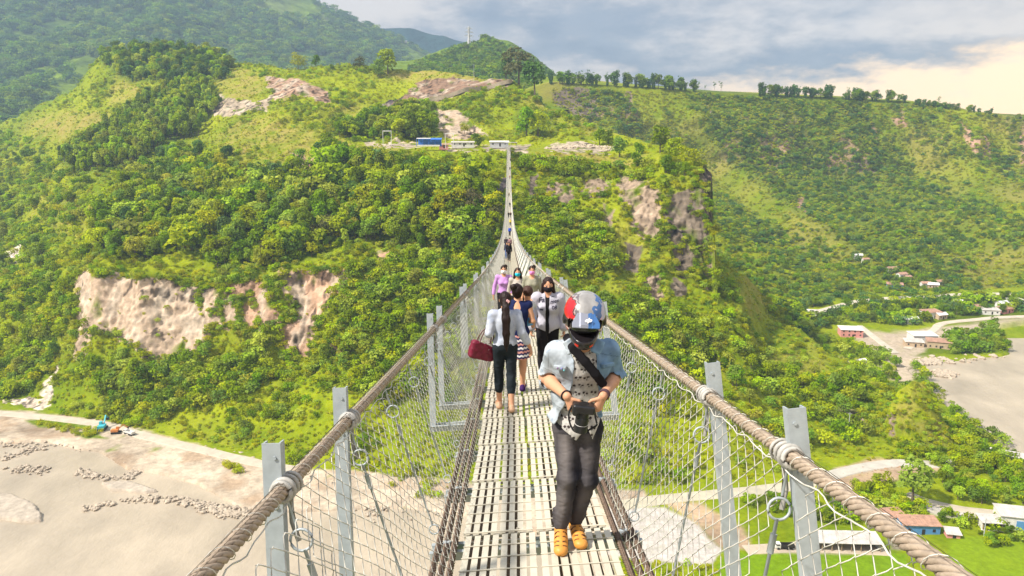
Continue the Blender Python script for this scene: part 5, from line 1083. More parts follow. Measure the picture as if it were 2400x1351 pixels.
# bridge head at the far end
e = empty('bridge_head', tuple(br(YEND + 2, 0, 0)), 0, 'concrete bridge head with a small dark canopy at the far end of the bridge', 'bridge head')
m_conc = mat('grey_concrete', (.40, .38, .35), rough=.9, noise=(.8, .2))
MB().box((0, 1, -3.2), (5, 7, 6)).build('abutment', m_conc, e); MB().box((1.5, 1.5, 2.7), (8, 4, .3)).build('canopy', m_sheet, e)
for x in (-2.2, 1.5, 5.2):
    for y in (0, 3): MB().box((x, y, 1.2), (.25, .25, 2.8)).build('post', m_galv, e)
# ------------------------------------------------------------------ people (signed distance bodies meshed with OpenVDB)
import openvdb as vdb
def rotm(ax, deg): return np.array(Matrix.Rotation(R(deg), 3, ax))
class SDF:
    def __init__(s, lo, hi, vox):
        s.lo = np.array(lo, float); s.v = vox; s.n = np.ceil((np.array(hi) - s.lo) / vox).astype(int) + 1; s.g = np.full(s.n, 1., np.float32)
    def _box(s, lo, hi, pad):
        a = np.clip(np.floor((np.array(lo) - pad - s.lo) / s.v).astype(int), 0, s.n); b = np.clip(np.ceil((np.array(hi) + pad - s.lo) / s.v).astype(int) + 1, 0, s.n); return a, b
    def _pts(s, a, b):
        ax = [s.lo[i] + np.arange(a[i], b[i]) * s.v for i in range(3)]; return np.stack(np.meshgrid(*ax, indexing='ij'), -1)
    def _put(s, a, b, d, k, op):
        if (b <= a).any(): return
        o = s.g[a[0]:b[0], a[1]:b[1], a[2]:b[2]]
        if op == 'add':
            h = np.maximum(k - np.abs(o - d), 0) / max(k, 1e-6); r = np.minimum(o, d) - h * h * k * .25
        elif op == 'cut': r = np.maximum(o, -d)
        else: r = np.maximum(o, d)
        s.g[a[0]:b[0], a[1]:b[1], a[2]:b[2]] = r
    def cap(s, p, q, r0, r1, k=.02, op='add', flat=None):
        p, q = np.array(p, float), np.array(q, float); m = max(r0, r1); a, b = s._box(np.minimum(p, q), np.maximum(p, q), m + k + .03); X = s._pts(a, b)
        v = q - p; t = np.clip(((X - p) @ v) / (v @ v + 1e-9), 0, 1); d = X - p - t[..., None] * v
        if flat is not None: f = np.array(flat[0], float); f /= np.linalg.norm(f); d = d + f * ((d @ f) * (1 / flat[1] - 1))[..., None]
        s._put(a, b, (np.linalg.norm(d, axis=-1) - (r0 + (r1 - r0) * t)).astype(np.float32), k, op); return s
    def ell(s, c, r, rot=None, k=.02, op='add'):
        c, r = np.array(c, float), np.array(r, float); m = r.max(); a, b = s._box(c, c, m + k + .03); X = s._pts(a, b) - c
        if rot is not None: X = X @ rot
        q = np.linalg.norm(X / r, axis=-1); g = np.linalg.norm(X / r ** 2, axis=-1); s._put(a, b, (q * (q - 1) / (g + 1e-9)).astype(np.float32), k, op); return s
    def box(s, c, h, rot=None, rad=.01, k=.005, op='add'):
        c, h = np.array(c, float), np.array(h, float); m = np.linalg.norm(h); a, b = s._box(c, c, m + k + .03); X = s._pts(a, b) - c
        if rot is not None: X = X @ rot
        q = np.abs(X) - (h - rad); d = np.linalg.norm(np.maximum(q, 0), axis=-1) + np.minimum(q.max(-1), 0) - rad; s._put(a, b, d.astype(np.float32), k, op); return s
    def half(s, p, n):
        """keep the side the normal points away from"""
        X = s._pts(np.zeros(3, int), s.n); n = np.array(n, float); n /= np.linalg.norm(n); s.g = np.maximum(s.g, ((X - np.array(p)) @ n).astype(np.float32)); return s
    def polycut(s, poly, ymax=None, keep=False):
        x = (s.lo[0] + np.arange(s.n[0]) * s.v)[:, None]; z = (s.lo[2] + np.arange(s.n[2]) * s.v)[None]; x, z = np.broadcast_arrays(x, z); q = np.full(x.shape, 1e9); ins = np.zeros(x.shape, bool)
        for i in range(len(poly)):
            x0, z0 = poly[i]; x1, z1 = poly[(i + 1) % len(poly)]
            c = ((z0 > z) != (z1 > z)) & (x < (x1 - x0) * (z - z0) / ((z1 - z0) or 1e-9) + x0); ins ^= c
            ex, ez = x1 - x0, z1 - z0; t = np.clip(((x - x0) * ex + (z - z0) * ez) / (ex * ex + ez * ez + 1e-9), 0, 1); q = np.minimum(q, np.hypot(x - x0 - t * ex, z - z0 - t * ez))
        d = np.where(ins, -q, q).astype(np.float32)[:, None, :]
        if keep: s.g = np.maximum(s.g, d); return s
        if ymax is not None: d = np.maximum(d, (s.lo[1] + np.arange(s.n[1]) * s.v - ymax).astype(np.float32)[None, :, None])
        s.g = np.maximum(s.g, -d); return s
    def wrinkle(s, amp, scale, seed, st=(1, 1, 1)):
        k = np.abs(s.g) < .03; idx = np.argwhere(k); s.g[k] += (fbm((s.lo + idx * s.v) * st, scale, 3, seed) * amp).astype(np.float32); return s
    def mesh(s, name, mt, parent, colf=None):
        g = vdb.FloatGrid(1.); g.copyFromArray(np.ascontiguousarray(s.g)); pts, tris, quads = g.convertToPolygons(0, 0.0)
        V = pts * s.v + s.lo; col = colf(V) if colf else None; Fs = [f for f in (quads, tris) if len(f)]
        Fs = [f[:, ::-1] for f in Fs]
        o = mesh_np(name, V, Fs, mt, col, smooth=True, parent=parent); reg(parent, o); return o
m_skin = mat('skin', attr='Col', rough=.55, spec=.35); m_cloth = mat('cloth', attr='Col', rough=.9, spec=.15, bump=(160, .25, .002)); m_hair = mat('dark_hair', attr='Col', rough=.55, spec=.25, stretch=(1, 1, .06), bump=(220, .5, .003)); m_gloss = mat('glossy_shell', attr='Col', rough=.22, spec=.6); m_leather = mat('leather', attr='Col', rough=.5, spec=.4)
def solid(c): return lambda V: np.broadcast_to(np.array(c, float), (len(V), 3))
SKIN = np.array([.52, .27, .16])
def hand(s, w, d, up, L=.17, side=1, curl=.35, k=.006, r=.0085):
    """palm with four fingers and a thumb; w wrist, d direction of the fingers, up = back of the hand, side = thumb side"""
    w, d, up = np.array(w, float), np.array(d, float), np.array(up, float); d /= np.linalg.norm(d); up -= d * (up @ d); up /= np.linalg.norm(up); t = np.cross(d, up) * side
    f = L / .18; pc = w + d * .048 * f
    s.cap(w, pc + d * .03 * f, .024 * f, .034 * f, .015, flat=(up, .55))
    for i, (o, l) in enumerate(((.030, .068), (.010, .078), (-.010, .072), (-.029, .056))):
        b = pc + d * .034 * f + t * o * f; c1 = curl * (1 + .12 * i); q = b + (d * math.cos(c1) - up * math.sin(c1)) * l * .5 * f; e = q + (d * math.cos(c1 * 2.4) - up * math.sin(c1 * 2.4)) * l * .48 * f
        s.cap(b, q, r, r * .95, .004); s.cap(q, e, r * .95, r * .8, .004)
    b = w + d * .03 * f + t * .026 * f; q = b + (d * .6 + t * .7 - up * .25) * .042 * f; e = q + (d * .9 + t * .15 - up * .35) * .034 * f; s.cap(b, q, r * 1.35, r * 1.1, .008); s.cap(q, e, r * 1.1, r * .9, .004)
def head(s, c, f, u, sz=1., k=.012):
    """c centre of the skull, f where the face looks, u up"""
    c, f, u = np.array(c, float), np.array(f, float), np.array(u, float); f /= np.linalg.norm(f); u -= f * (u @ f); u /= np.linalg.norm(u); r = np.cross(f, u); Rm = np.stack([r, f, u], 1)
    A_ = lambda x, y, z: c + (r * x + f * y + u * z) * sz
    s.ell(A_(0, -.012, .022), np.array([.073, .092, .088]) * sz, Rm, .01); s.ell(A_(0, .018, -.03), np.array([.060, .068, .078]) * sz, Rm, .03); s.ell(A_(0, .052, -.085), np.array([.026, .024, .022]) * sz, Rm, .03)
    s.cap(A_(0, .082, .012), A_(0, .098, -.022), .008 * sz, .012 * sz, .012); s.ell(A_(0, .098, -.028), np.array([.016, .012, .010]) * sz, Rm, .006)
    for q in (-1, 1):
        s.ell(A_(q * .030, .088, .012), np.array([.017, .012, .011]) * sz, Rm, .004, 'cut'); s.ell(A_(q * .030, .076, .011), np.array([.013, .013, .012]) * sz, Rm, .002); s.ell(A_(q * .074, -.005, -.005), np.array([.010, .018, .030]) * sz, Rm, .006)
    s.ell(A_(0, .083, -.052), np.array([.024, .012, .006]) * sz, Rm, .006); s.ell(A_(0, .083, -.063), np.array([.020, .012, .007]) * sz, Rm, .006)
    return A_, Rm
def headcol(c, Rm, sz, base=SKIN):
    def f(V):
        q = (V - np.array(c)) @ Rm / sz; col = np.broadcast_to(base, V.shape).copy(); fr = q[:, 1] > .05
        for s_ in (-1, 1):
            e = fr & (((q[:, 0] - s_ * .030) / .014) ** 2 + ((q[:, 2] - .011) / .0065) ** 2 < 1); col[e] = (.5, .47, .44); e = fr & (np.hypot(q[:, 0] - s_ * .030, q[:, 2] - .011) < .0062); col[e] = (.02, .015, .012)
            b = fr & (np.abs(q[:, 0] - s_ * .032) < .019) & (np.abs(q[:, 2] - .030 + .25 * np.abs(np.abs(q[:, 0]) - .03)) < .0035); col[b] = (.03, .02, .015)
            l = fr & (np.abs(q[:, 0] - s_ * .030) < .016) & (np.abs(q[:, 2] - .0185) < .0018); col[l] = (.03, .02, .015)
        l = fr & (np.abs(q[:, 0]) < .024) & (np.abs(q[:, 2] + .057) < .010); col[l] = base * [.95, .55, .6]
        return col
    return f

# ---- walking figures in their own frame: z up, facing +Y
def figure(spec):
    g = lambda k, d=None: spec.get(k, d)
    H = g('h', 1.58); s = H / 1.7; vox = g('vox', .0065)
    p = np.array(g('pos'), float); e = empty('person', tuple(p), g('rz', 0.), g('label'), 'person', g('group')); 
    step = g('step', .16); lean = g('lean', .0); F_ = 1 if step >= 0 else -1; a = abs(step); gy = g('ground', (0, 0)) # ground height difference front / back
    J = {}
    J['pel'] = np.array([0, 0, .93]); J['chest'] = np.array([0, lean * .6 + .0, 1.24]); J['neck'] = np.array([0, lean * .85, 1.42]); J['head'] = np.array([0, lean + .02, 1.565])
    for q, n in ((-1, 'l'), (1, 'r')):
        fw = (a if (q * F_) > 0 else -a); lift = 0 if fw > 0 else g('heel', .05)
        J['hip' + n] = np.array([q * .085, 0, .90]); J['ank' + n] = np.array([q * .075, fw, .085 + lift + (gy[0] if fw > 0 else gy[1])])
        J['knee' + n] = np.array([q * .082, fw * .42 + .05, .49 + lift * .3 + (gy[0] if fw > 0 else gy[1]) * .5]); J['toe' + n] = J['ank' + n] + np.array([q * .02, .15 if not lift else .11, -.062 - (lift * .9)])
        J['heel' + n] = J['ank' + n] + np.array([0, -.05, -.05])
        J['sh' + n] = np.array([q * g('shw', .165), lean * .8, 1.365])
        arm = g('arm' + n) or dict(el=(q * .22, -.03 + fw * -.25 * .5, 1.10), wr=(q * .24, .06 - fw * .45, .87)); J['el' + n] = np.array(arm['el'], float); J['wr' + n] = np.array(arm['wr'], float); J['hd' + n] = np.array(arm.get('hd', (0, .1, -1)), float)
    J = {k: v * s for k, v in J.items()}
    def legs(S_, ex=0., r=(.082, .056, .036), top=True, kk=.03, upto=1.):
        for n in 'lr':
            S_.cap(J['hip' + n], J['knee' + n], (r[0] + ex) * s, (r[1] + ex) * s, kk); kn, an = J['knee' + n], J['ank' + n]; en = kn + (an - kn) * upto
            S_.cap(kn, en, (r[1] * .98 + ex) * s, (r[1] + (r[2] - r[1]) * upto + ex) * s, .02)
            if upto > .5: m = kn + (an - kn) * .3; m = m + [0, -.012 * s, 0]; S_.ell(m, np.array([.052, .056, .11]) * s + ex * s, None, .03)
    def torso(S_, ex=0., k=.04, hipw=1., z1=None):
        b = g('build', 1.)
        S_.ell(J['pel'] + [0, -.005 * s, .02 * s], np.array([.155 * hipw * b + ex, .108 * b + ex, .12 + ex]) * s, None, k); S_.cap(J['pel'] + [0, 0, .05 * s], J['chest'], (.118 * b + ex) * s, (.128 * b + ex) * s, k, flat=((0, 1, 0), .80)); S_.ell(J['chest'] + [0, 0, .0], np.array([.152 * b + ex, .102 * b + ex, .155 + ex]) * s, None, k)
        if g('sex', 'f') == 'f':
            for q in (-1, 1): S_.ell(J['chest'] + np.array([q * .065, .085, -.02]) * s, np.array([.055 + ex, .045 + ex, .055 + ex]) * s, None, .03)
        S_.cap(J['shl'] * [1, 1, 1], J['shr'], (.052 + ex) * s, (.052 + ex) * s, k); S_.cap(J['chest'] + [0, 0, .06 * s], J['neck'], (.09 + ex) * s, (.05 + ex * .4) * s, k)
    def arms(S_, ex=0., upto=2., r=(.050, .038, .026), k=.025, hang=0.):
        for n in 'lr':
            sh, el, wr = J['sh' + n], J['el' + n], J['wr' + n]; S_.cap(sh, el if upto >= 1 else sh + (el - sh) * upto, (r[0] + ex) * s, (r[0] + (r[1] - r[0]) * min(1, upto) + ex) * s, k)
            if upto > 1: t = min(1, upto - 1); S_.cap(el, el + (wr - el) * t, (r[1] + ex) * s, (r[1] + (r[2] - r[1]) * t + ex) * s, .015)
    lo, hi = np.array([-.42, -.52, -.06]) * s, np.array([.42, .52, 1.78]) * s
    B_ = SDF(lo, hi, vox); torso(B_); legs(B_); arms(B_); B_.cap(J['neck'] - [0, 0, .06 * s], J['head'] - [0, -.01 * s, .06 * s], .052 * s, .050 * s, .02)
    hf = np.array(g('look', (0, 1, -.08)), float); A_, Rm = head(B_, J['head'], hf, (0, 0, 1), s * g('headsz', .98))
    for n, q in (('l', -1), ('r', 1)):
        hand(B_, J['wr' + n], J['hd' + n], (q * .9, 0, .15) if abs(J['hd' + n][0]) < .7 else (0, 1, .4), .165 * s, -q if False else q, g('curl', .45), r=.0088)
        B_.cap(J['heel' + n] + [0, 0, .01 * s], J['toe' + n] + [0, 0, .01 * s], .034 * s, .030 * s, .03, flat=((0, 0, 1), .75)); B_.cap(J['ank' + n], J['heel' + n], .036 * s, .032 * s, .02)
    B_.mesh('body', m_skin, e, headcol(J['head'], Rm, s, SKIN * g('tone', 1.)))
    sc = .98 * s
    # hair
    hs = g('hair', 'long'); hc = np.array(g('haircol', (.030, .017, .013))) * .45
    if hs:
        Hh = SDF(lo, hi, vox * .9); r_, f_, u_ = Rm.T; c = J['head']
        Hh.ell(A_(0, -.020, .034), np.array([.083, .092, .086]) * sc, Rm, .01); Hh.ell(A_(0, -.035, -.01), np.array([.080, .075, .095]) * sc, Rm, .02)
        back = -1. * f_
        if hs == 'ponytail_long':
            t0 = A_(0, -.09, .03); L_ = [(t0, .040)] + [(J['head'] * [1, 0, 1] + np.array([x_, y_, z_]) * s, r_) for x_, y_, z_, r_ in ((0, -.135, -.10, .050), (0, -.185, -.24, .056), (.004, -.195, -.42, .050), (.006, -.175, -.56, .036), (.012, -.165, -.68, .012))]
            for (a_, ra), (b_, rb) in zip(L_[:-1], L_[1:]): Hh.cap(a_, b_, ra * s, rb * s, .02, flat=((0, 1, 0), .55))
        if hs == 'long':
            for q in (-1, 1):
                Hh.cap(A_(q * .070, -.01, .0), A_(q * .085, .01, -.14), .030 * s, .032 * s, .02); Hh.cap(A_(q * .085, .01, -.14), A_(q * .090, .05 if g('hairfront', True) else -.04, -.30), .032 * s, .022 * s, .02, flat=((0, 1, 0), .6))
            Hh.cap(A_(0, -.07, 0), A_(0, -.08, -.22), .075 * s, .085 * s, .02, flat=((0, 1, 0), .45))
        if hs == 'bob': Hh.cap(A_(0, -.055, .0), A_(0, -.05, -.09), .072 * s, .05 * s, .03); 
        if hs == 'bun': Hh.ell(A_(-.045, -.10, .07), np.array([.055, .045, .05]) * sc, None, .01); Hh.cap(A_(0, -.05, .0), A_(0, -.045, -.06), .07 * s, .04 * s, .03)
        # open the face
        if hs != 'short': Hh.ell(A_(0, .085, -.02), np.array([.060, .055, .080]) * sc, Rm, .002, 'cut'); Hh.ell(A_(0, .09, -.12), np.array([.050, .07, .12]) * sc, Rm, .002, 'cut')
        else: Hh.ell(A_(0, .07, -.055), np.array([.085, .075, .095]) * sc, Rm, .002, 'cut'); Hh.half(A_(0, -.05, -.075), (0, .2, -1))
        Hh.wrinkle(.010, .018, 7, (1, 1, .12)); Hh.mesh('hair', m_hair, e, lambda V: hc * (1 + .6 * fbm(V * [1, 1, .05], .008, 2, 3))[:, None])
        if hs == 'ponytail_long': Q = A_(.03, -.118, -.01); m_ = SDF(Q - .05, Q + .05, .003); m_.box(Q, (.022, .012, .02), rotm('Y', 35), .006); m_.mesh('hair_clip', m_gloss, e, solid((.75, .42, .42)))
    if g('mask'):
        M_ = SDF(J['head'] - .2, J['head'] + .2, .0045); M_.ell(A_(0, .040, -.045), np.array([.071, .074, .062]) * sc, Rm); M_.half(A_(0, 0, -.004), u_ := Rm[:, 2]); M_.half(A_(0, .012, 0), -Rm[:, 1]); M_.ell(A_(0, .106, -.02), np.array([.018, .016, .022]) * sc, Rm, .02)
        M_.half(A_(0, .0, -.004), Rm[:, 2]); M_.mesh('face_mask', m_cloth, e, solid(g('mask')))
    for gar in g('wear', ()):
        kind, nm, colf = gar['kind'], gar['name'], gar['col']; colf = colf if callable(colf) else solid(colf); G = SDF(lo, hi, vox); ex = gar.get('ex', .010)
        if kind == 'top':
            torso(G, ex, hipw=gar.get('hipw', 1.)); arms(G, ex + gar.get('loose', .0), gar.get('sleeve', 2.), r=(.050, .042, .034))
            zb = gar.get('hem', .86) * s; G.half((0, 0, zb), (0, gar.get('tilt', 0), -1)); zn = gar.get('neck', 1.43) * s
            G.cap((0, .05 * s, zn + .01), (0, .16 * s, zn + .03), gar.get('nr', .055) * s, .08 * s, op='cut'); G.half((0, 0, 1.47 * s), (0, 0, 1)); G.cap(J['neck'] + [0, .0, .02], J['neck'] + [0, .02, .2], .052 * s, .07 * s, op='cut')
            if gar.get('low_back'): G.cap((0, -.14 * s, 1.44 * s), (0, -.14 * s, 1.36 * s), .085 * s, .075 * s, op='cut')
            if gar.get('open'): G.box((gar.get('ox', 0), .2 * s, 1.12 * s), (gar['open'] * s, .2 * s, .40 * s), rad=.01, op='cut')
            G.wrinkle(gar.get('wr', .008), .07, gar.get('seed', 3), (1, 1, .8))
        elif kind == 'pants':
            legs(G, ex, upto=gar.get('upto', .92)); G.ell(J['pel'] + [0, -.012 * s, .0], np.array([.150 + ex, .112 + ex, .115 + ex]) * s, None, .03); G.half((0, 0, 1.02 * s), (0, 0, 1)); G.wrinkle(.006, .05, 5, (1, 1, 2))
        elif kind == 'skirt':
            z0, z1 = .95 * s, gar.get('hem', .55) * s
            for q in range(14):
                t = q / 13; c = np.array([0, .0, z0 + (z1 - z0) * t]); G.ell(c, np.array([.152 + .045 * t, .115 + .06 * t, .06]) * s, None, .03)
            G.half((0, 0, z1), (0, 0, -1)); G.wrinkle(.018, .06, 8, (1, 1, .1)); G.ell((0, 0, z1 - .01), np.array([.175, .15, .05]) * s, None, 0, 'cut')
        elif kind == 'shoes':
            for n in 'lr':
                G.cap(J['heel' + n] + [0, -.005, .0], J['toe' + n] + [0, .01, .0], .042 * s, .038 * s, .02, flat=((0, 0, 1), .8)); G.cap(J['heel' + n] + [0, 0, .0], J['heel' + n] + [0, .01, .03 * s], .042 * s, .040 * s, .02)
                d = J['toe' + n] - J['heel' + n]; up_ = np.cross(np.cross(d, [0, 0, 1]), d); up_ /= np.linalg.norm(up_)
        G.mesh(nm, gar.get('mat', m_cloth), e, colf)
    return e, J, s, A_, Rm
def denim(base, dark, seed=1):
    b, d = np.array(base), np.array(dark)
    def f(V):
        n = np.clip(fbm(V, .09, 3, seed) * 1.8 + .25, 0, 1); m = np.clip(fbm(V, .02, 2, seed + 1) * 3 - 1.0, 0, 1); return (b + (d - b) * (n * .55)[:, None]) * (1 - .6 * m)[:, None] + d * (.6 * m)[:, None]
    return f
def spots(base, dk, sc, th, seed):
    b, d = np.array(base), np.array(dk)
    return lambda V: np.where((fbm(V, sc, 1, seed) > th)[:, None], d, b)
def zigzag(V):
    z = (V[:, 2] + .014 * np.abs(((V[:, 0] + V[:, 1] * .6) / .03) % 2 - 1)) / .026; k = np.floor(z).astype(int) % 4
    return np.array([[.015, .02, .09], [.75, .72, .72], [.015, .02, .09], [.62, .30, .26]])[k]
def deckpos(px, py): v = deck_hit(px, py); return v
def face_rz(p, deg=0): return R(deg)      # 0 = walking away (facing +Y), 180 = towards the camera
# ---- the group on the bridge
WHITE, NAVY, BLACK = (.72, .72, .75), (.012, .018, .07), (.016, .015, .018)
# woman seen from behind, long ponytail, white mottled shirt, cropped dark leggings, wine red handbag on her left elbow
p = deck_hit(1184, 968)
wm = dict(pos=p + [0, .12, 0], h=1.50, rz=R(4), step=-.15, heel=.02, ground=(-.022, .015), label='woman walking away with a waist long ponytail, pale shirt and cropped dark leggings', hair='ponytail_long', haircol=(.032, .014, .012), group=None, look=(0, 1, -.1),
    arml=dict(el=(-.215, -.05, 1.12), wr=(-.235, .16, 1.04), hd=(-.05, .9, .2)), armr=dict(el=(.225, -.08, 1.12), wr=(.34, -.02, .90), hd=(.35, .2, -1)), vox=.006,
    wear=(dict(kind='top', name='shirt', col=denim((.46, .49, .57), (.24, .29, .42), 4), ex=.012, loose=.006, sleeve=1.55, hem=.86, neck=1.45, wr=.010, hipw=1.0), dict(kind='pants', name='leggings', col=(.016, .022, .028), ex=.009, upto=.55), dict(kind='shoes', name='shoes', col=(.50, .30, .18), mat=m_leather)))
e, J, s, A_, Rm = figure(wm)
def world(e, v): return e.matrix_basis @ Vector(v)
bpy.context.view_layer.update()
b = empty('handbag', e.location + Matrix.Rotation(R(4), 3, 'Z') @ Vector((-.27, .05, .745)), R(30), 'wine red leather handbag hanging from the elbow of the woman with the waist long ponytail', 'handbag')
g = SDF((-.25, -.16, -.22), (.25, .16, .30), .005); g.box((0, 0, .0), (.175, .055, .115), None, .04); g.box((0, 0, .14), (.3, .2, .05), rotm('Y', 12), .01, op='cut'); g.wrinkle(.012, .05, 9); g.mesh('body', m_leather, b, lambda V: np.array([.15, .004, .024]) * (1 + .3 * fbm(V, .04, 2, 2))[:, None])
th = np.linspace(0, math.pi, 14)
for y in (-.045, .045): MB().tube([(-.09 * math.cos(t) * 1., y * (1 - .5 * math.sin(t)), .09 + .19 * math.sin(t)) for t in th], .008, 6).build('handle', mat('wine_strap', (.10, .03, .03), rough=.5), b, smooth=True)
MB().box((.06, -.058, .035), (.035, .006, .014)).build('metal_badge', m_galv, b); b.rotation_euler = (0, R(18), R(25))
# mother with the zigzag dress and the baby
p = deck_hit(1216, 926)
mo = dict(pos=p + [-.02, .14, 0], h=1.53, rz=R(-3), step=.14, heel=.03, ground=(-.02, .018), label='woman walking away in navy top and zigzag skirt, carrying a baby', hair='bun', haircol=(.03, .012, .012), tone=1.1, look=(.1, 1, -.1),
    arml=dict(el=(-.21, .04, 1.12), wr=(-.05, .22, 1.12), hd=(.9, .1, .1)), armr=dict(el=(.235, -.02, 1.12), wr=(.15, .22, 1.05), hd=(-.5, .7, .2)), build=1.12,
    wear=(dict(kind='top', name='top', col=NAVY, ex=.008, sleeve=.06, hem=.88, neck=1.41, nr=.08, low_back=True), dict(kind='skirt', name='skirt', col=zigzag, hem=.56), dict(kind='shoes', name='shoes', col=(.05, .02, .10))))
e2, J2, s2, _, _ = figure(mo)
by = empty('person', tuple(Vector(e2.location) + Vector((.14, .16, .93))), R(12), 'baby with short dark hair in a white and light blue outfit held against a shoulder', 'baby')
def baby(e):
    g = SDF((-.2, -.2, -.12), (.2, .25, .62), .005); g.ell((0, 0, .05), (.085, .07, .08), None, .03); g.cap((0, 0, .08), (0, .0, .24), .075, .078, .03)
    for q in (-1, 1):
        g.cap((q * .05, 0, .03), (q * .10, .10, .03), .042, .034, .02); g.cap((q * .10, .10, .03), (q * .10, .09, -.07), .033, .024, .02); g.cap((q * .10, .09, -.07), (q * .10, .13, -.08), .022, .018, .02)
        g.cap((q * .07, 0, .28), (q * .12, .08, .22), .028, .022, .02); g.cap((q * .12, .08, .22), (q * .10, .16, .27), .022, .017, .02); hand(g, (q * .10, .16, .27), (-q * .2, .8, .5), (0, -.3, 1), .085, -q, .4, r=.0052)
    g.cap((0, 0, .28), (0, .0, .36), .04, .04, .02); A_, Rm = head(g, (0, .005, .43), (0, 1, -.05), (0, 0, 1), .84); g.mesh('body', m_skin, e, headcol((0, .005, .43), Rm, .84, SKIN * 1.1))
    h = SDF((-.15, -.16, .3), (.15, .15, .58), .004); h.ell((0, -.01, .452), (.071, .083, .076)); h.ell((0, .07, .40), (.09, .07, .085), None, 0, 'cut'); h.wrinkle(.007, .012, 4); h.mesh('hair', m_hair, e, solid((.055, .025, .018)))
    t = SDF((-.2, -.2, -.12), (.2, .25, .4), .005); t.ell((0, 0, .05), (.097, .084, .09), None, .03); t.cap((0, 0, .08), (0, .0, .24), .087, .088, .03); t.half((0, 0, .31), (0, 0, 1))
    for q in (-1, 1): t.cap((q * .07, 0, .27), (q * .115, .07, .225), .037, .033, .02); t.cap((q * .05, 0, .03), (q * .10, .10, .03), .052, .045, .02)
    t.wrinkle(.008, .04, 5); t.mesh('outfit', m_cloth, e, lambda V: np.where((V[:, 2] < .19)[:, None] & (np.abs(V[:, 0]) < .2)[:, None], np.array([.14, .36, .70]), np.array([.55, .55, .57])))
baby(by)
# girl in the white baseball jacket
p = deck_hit(1283, 905)
gi = dict(pos=p + [0, .10, 0], h=1.58, rz=R(180), step=.12, heel=.02, ground=(.02, -.02), label='young woman in an open white jersey jacket over black clothes with a black face mask', hair='long', haircol=(.05, .022, .020), mask=(.015, .013, .018), look=(-.03, 1, -.22),
    arml=dict(el=(-.235, -.03, 1.12), wr=(-.25, .03, .88), hd=(0, .1, -1)), armr=dict(el=(.235, -.03, 1.12), wr=(.25, .02, .88), hd=(0, .1, -1)), vox=.0055, tone=1.12, sex='f',
    wear=(dict(kind='top', name='black_top', col=BLACK, ex=.006, sleeve=1.0, hem=.80, neck=1.42), dict(kind='pants', name='trousers', col=BLACK, ex=.014), dict(kind='top', name='jersey_jacket', col=(.44, .43, .50), ex=.026, loose=.010, sleeve=1.85, hem=.80, neck=1.46, open=.028, ox=.01, wr=.010, seed=6, hipw=1.08), dict(kind='shoes', name='shoes', col=(.6, .6, .6))))
e3, J3, s3, _, _ = figure(gi)
jk = [c for c in KIDS[e3.name] if c.name.startswith('jersey')][0]
def decal(txt, loc, size, parent, target, mt, shear=0., name='lettering', rot=0., lift=.004, direc=(0, -1, 0)):
    """letters laid on the cloth: a thin mesh dropped onto the garment"""
    cu = bpy.data.curves.new('t', 'FONT'); cu.body = txt; cu.size = size; cu.align_x = 'CENTER'; cu.shear = shear; cu.resolution_u = 2; cu.offset = size * .018; to = bpy.data.objects.new('t', cu); C.objects.link(to)
    dg = bpy.context.evaluated_depsgraph_get(); me = bpy.data.meshes.new_from_object(to.evaluated_get(dg)); bpy.data.objects.remove(to)
    bm = bmesh.new(); bm.from_mesh(me); bmesh.ops.triangulate(bm, faces=bm.faces[:]); bmesh.ops.subdivide_edges(bm, edges=[e for e in bm.edges if e.calc_length() > size * .2], cuts=1); bmesh.ops.triangulate(bm, faces=bm.faces[:])
    from mathutils.bvhtree import BVHTree
    bt = BVHTree.FromPolygons([v.co for v in target.data.vertices], [q.vertices[:] for q in target.data.polygons]); M = Matrix.Rotation(rot, 3, 'Z'); d = Vector(direc)
    fl = 1 if direc[1] > 0 else -1; bad = []
    for v in bm.verts:
        q = M @ v.co; o = Vector((loc[0] + fl * q.x, loc[1] - fl * 1.0, loc[2] + q.y)); h = bt.ray_cast(o, d)
        if h[0] is None: bad.append(v)
        else: v.co = h[0] - d * lift
    bmesh.ops.delete(bm, geom=bad, context='VERTS'); bm.to_mesh(me); bm.free(); me.materials.clear(); me.materials.append(mt); o = bpy.data.objects.new(name, me); C.objects.link(o); o.parent = parent; return o
m_ink = mat('navy_print', (.02, .018, .05), rough=.7)
decal('08', (-.085, 0, 1.13), .075, e3, jk, m_ink); decal('Fa', (.095, 0, 1.22), .10, e3, jk, m_ink, .35, rot=R(10)); decal('mes', (-.085, 0, 1.215), .075, e3, jk, m_ink, .35, rot=R(10)); decal('~', (-.06, 0, 1.28), .07, e3, jk, m_ink, .3); decal('-', (.10, 0, 1.09), .16, e3, jk, m_ink, .2)
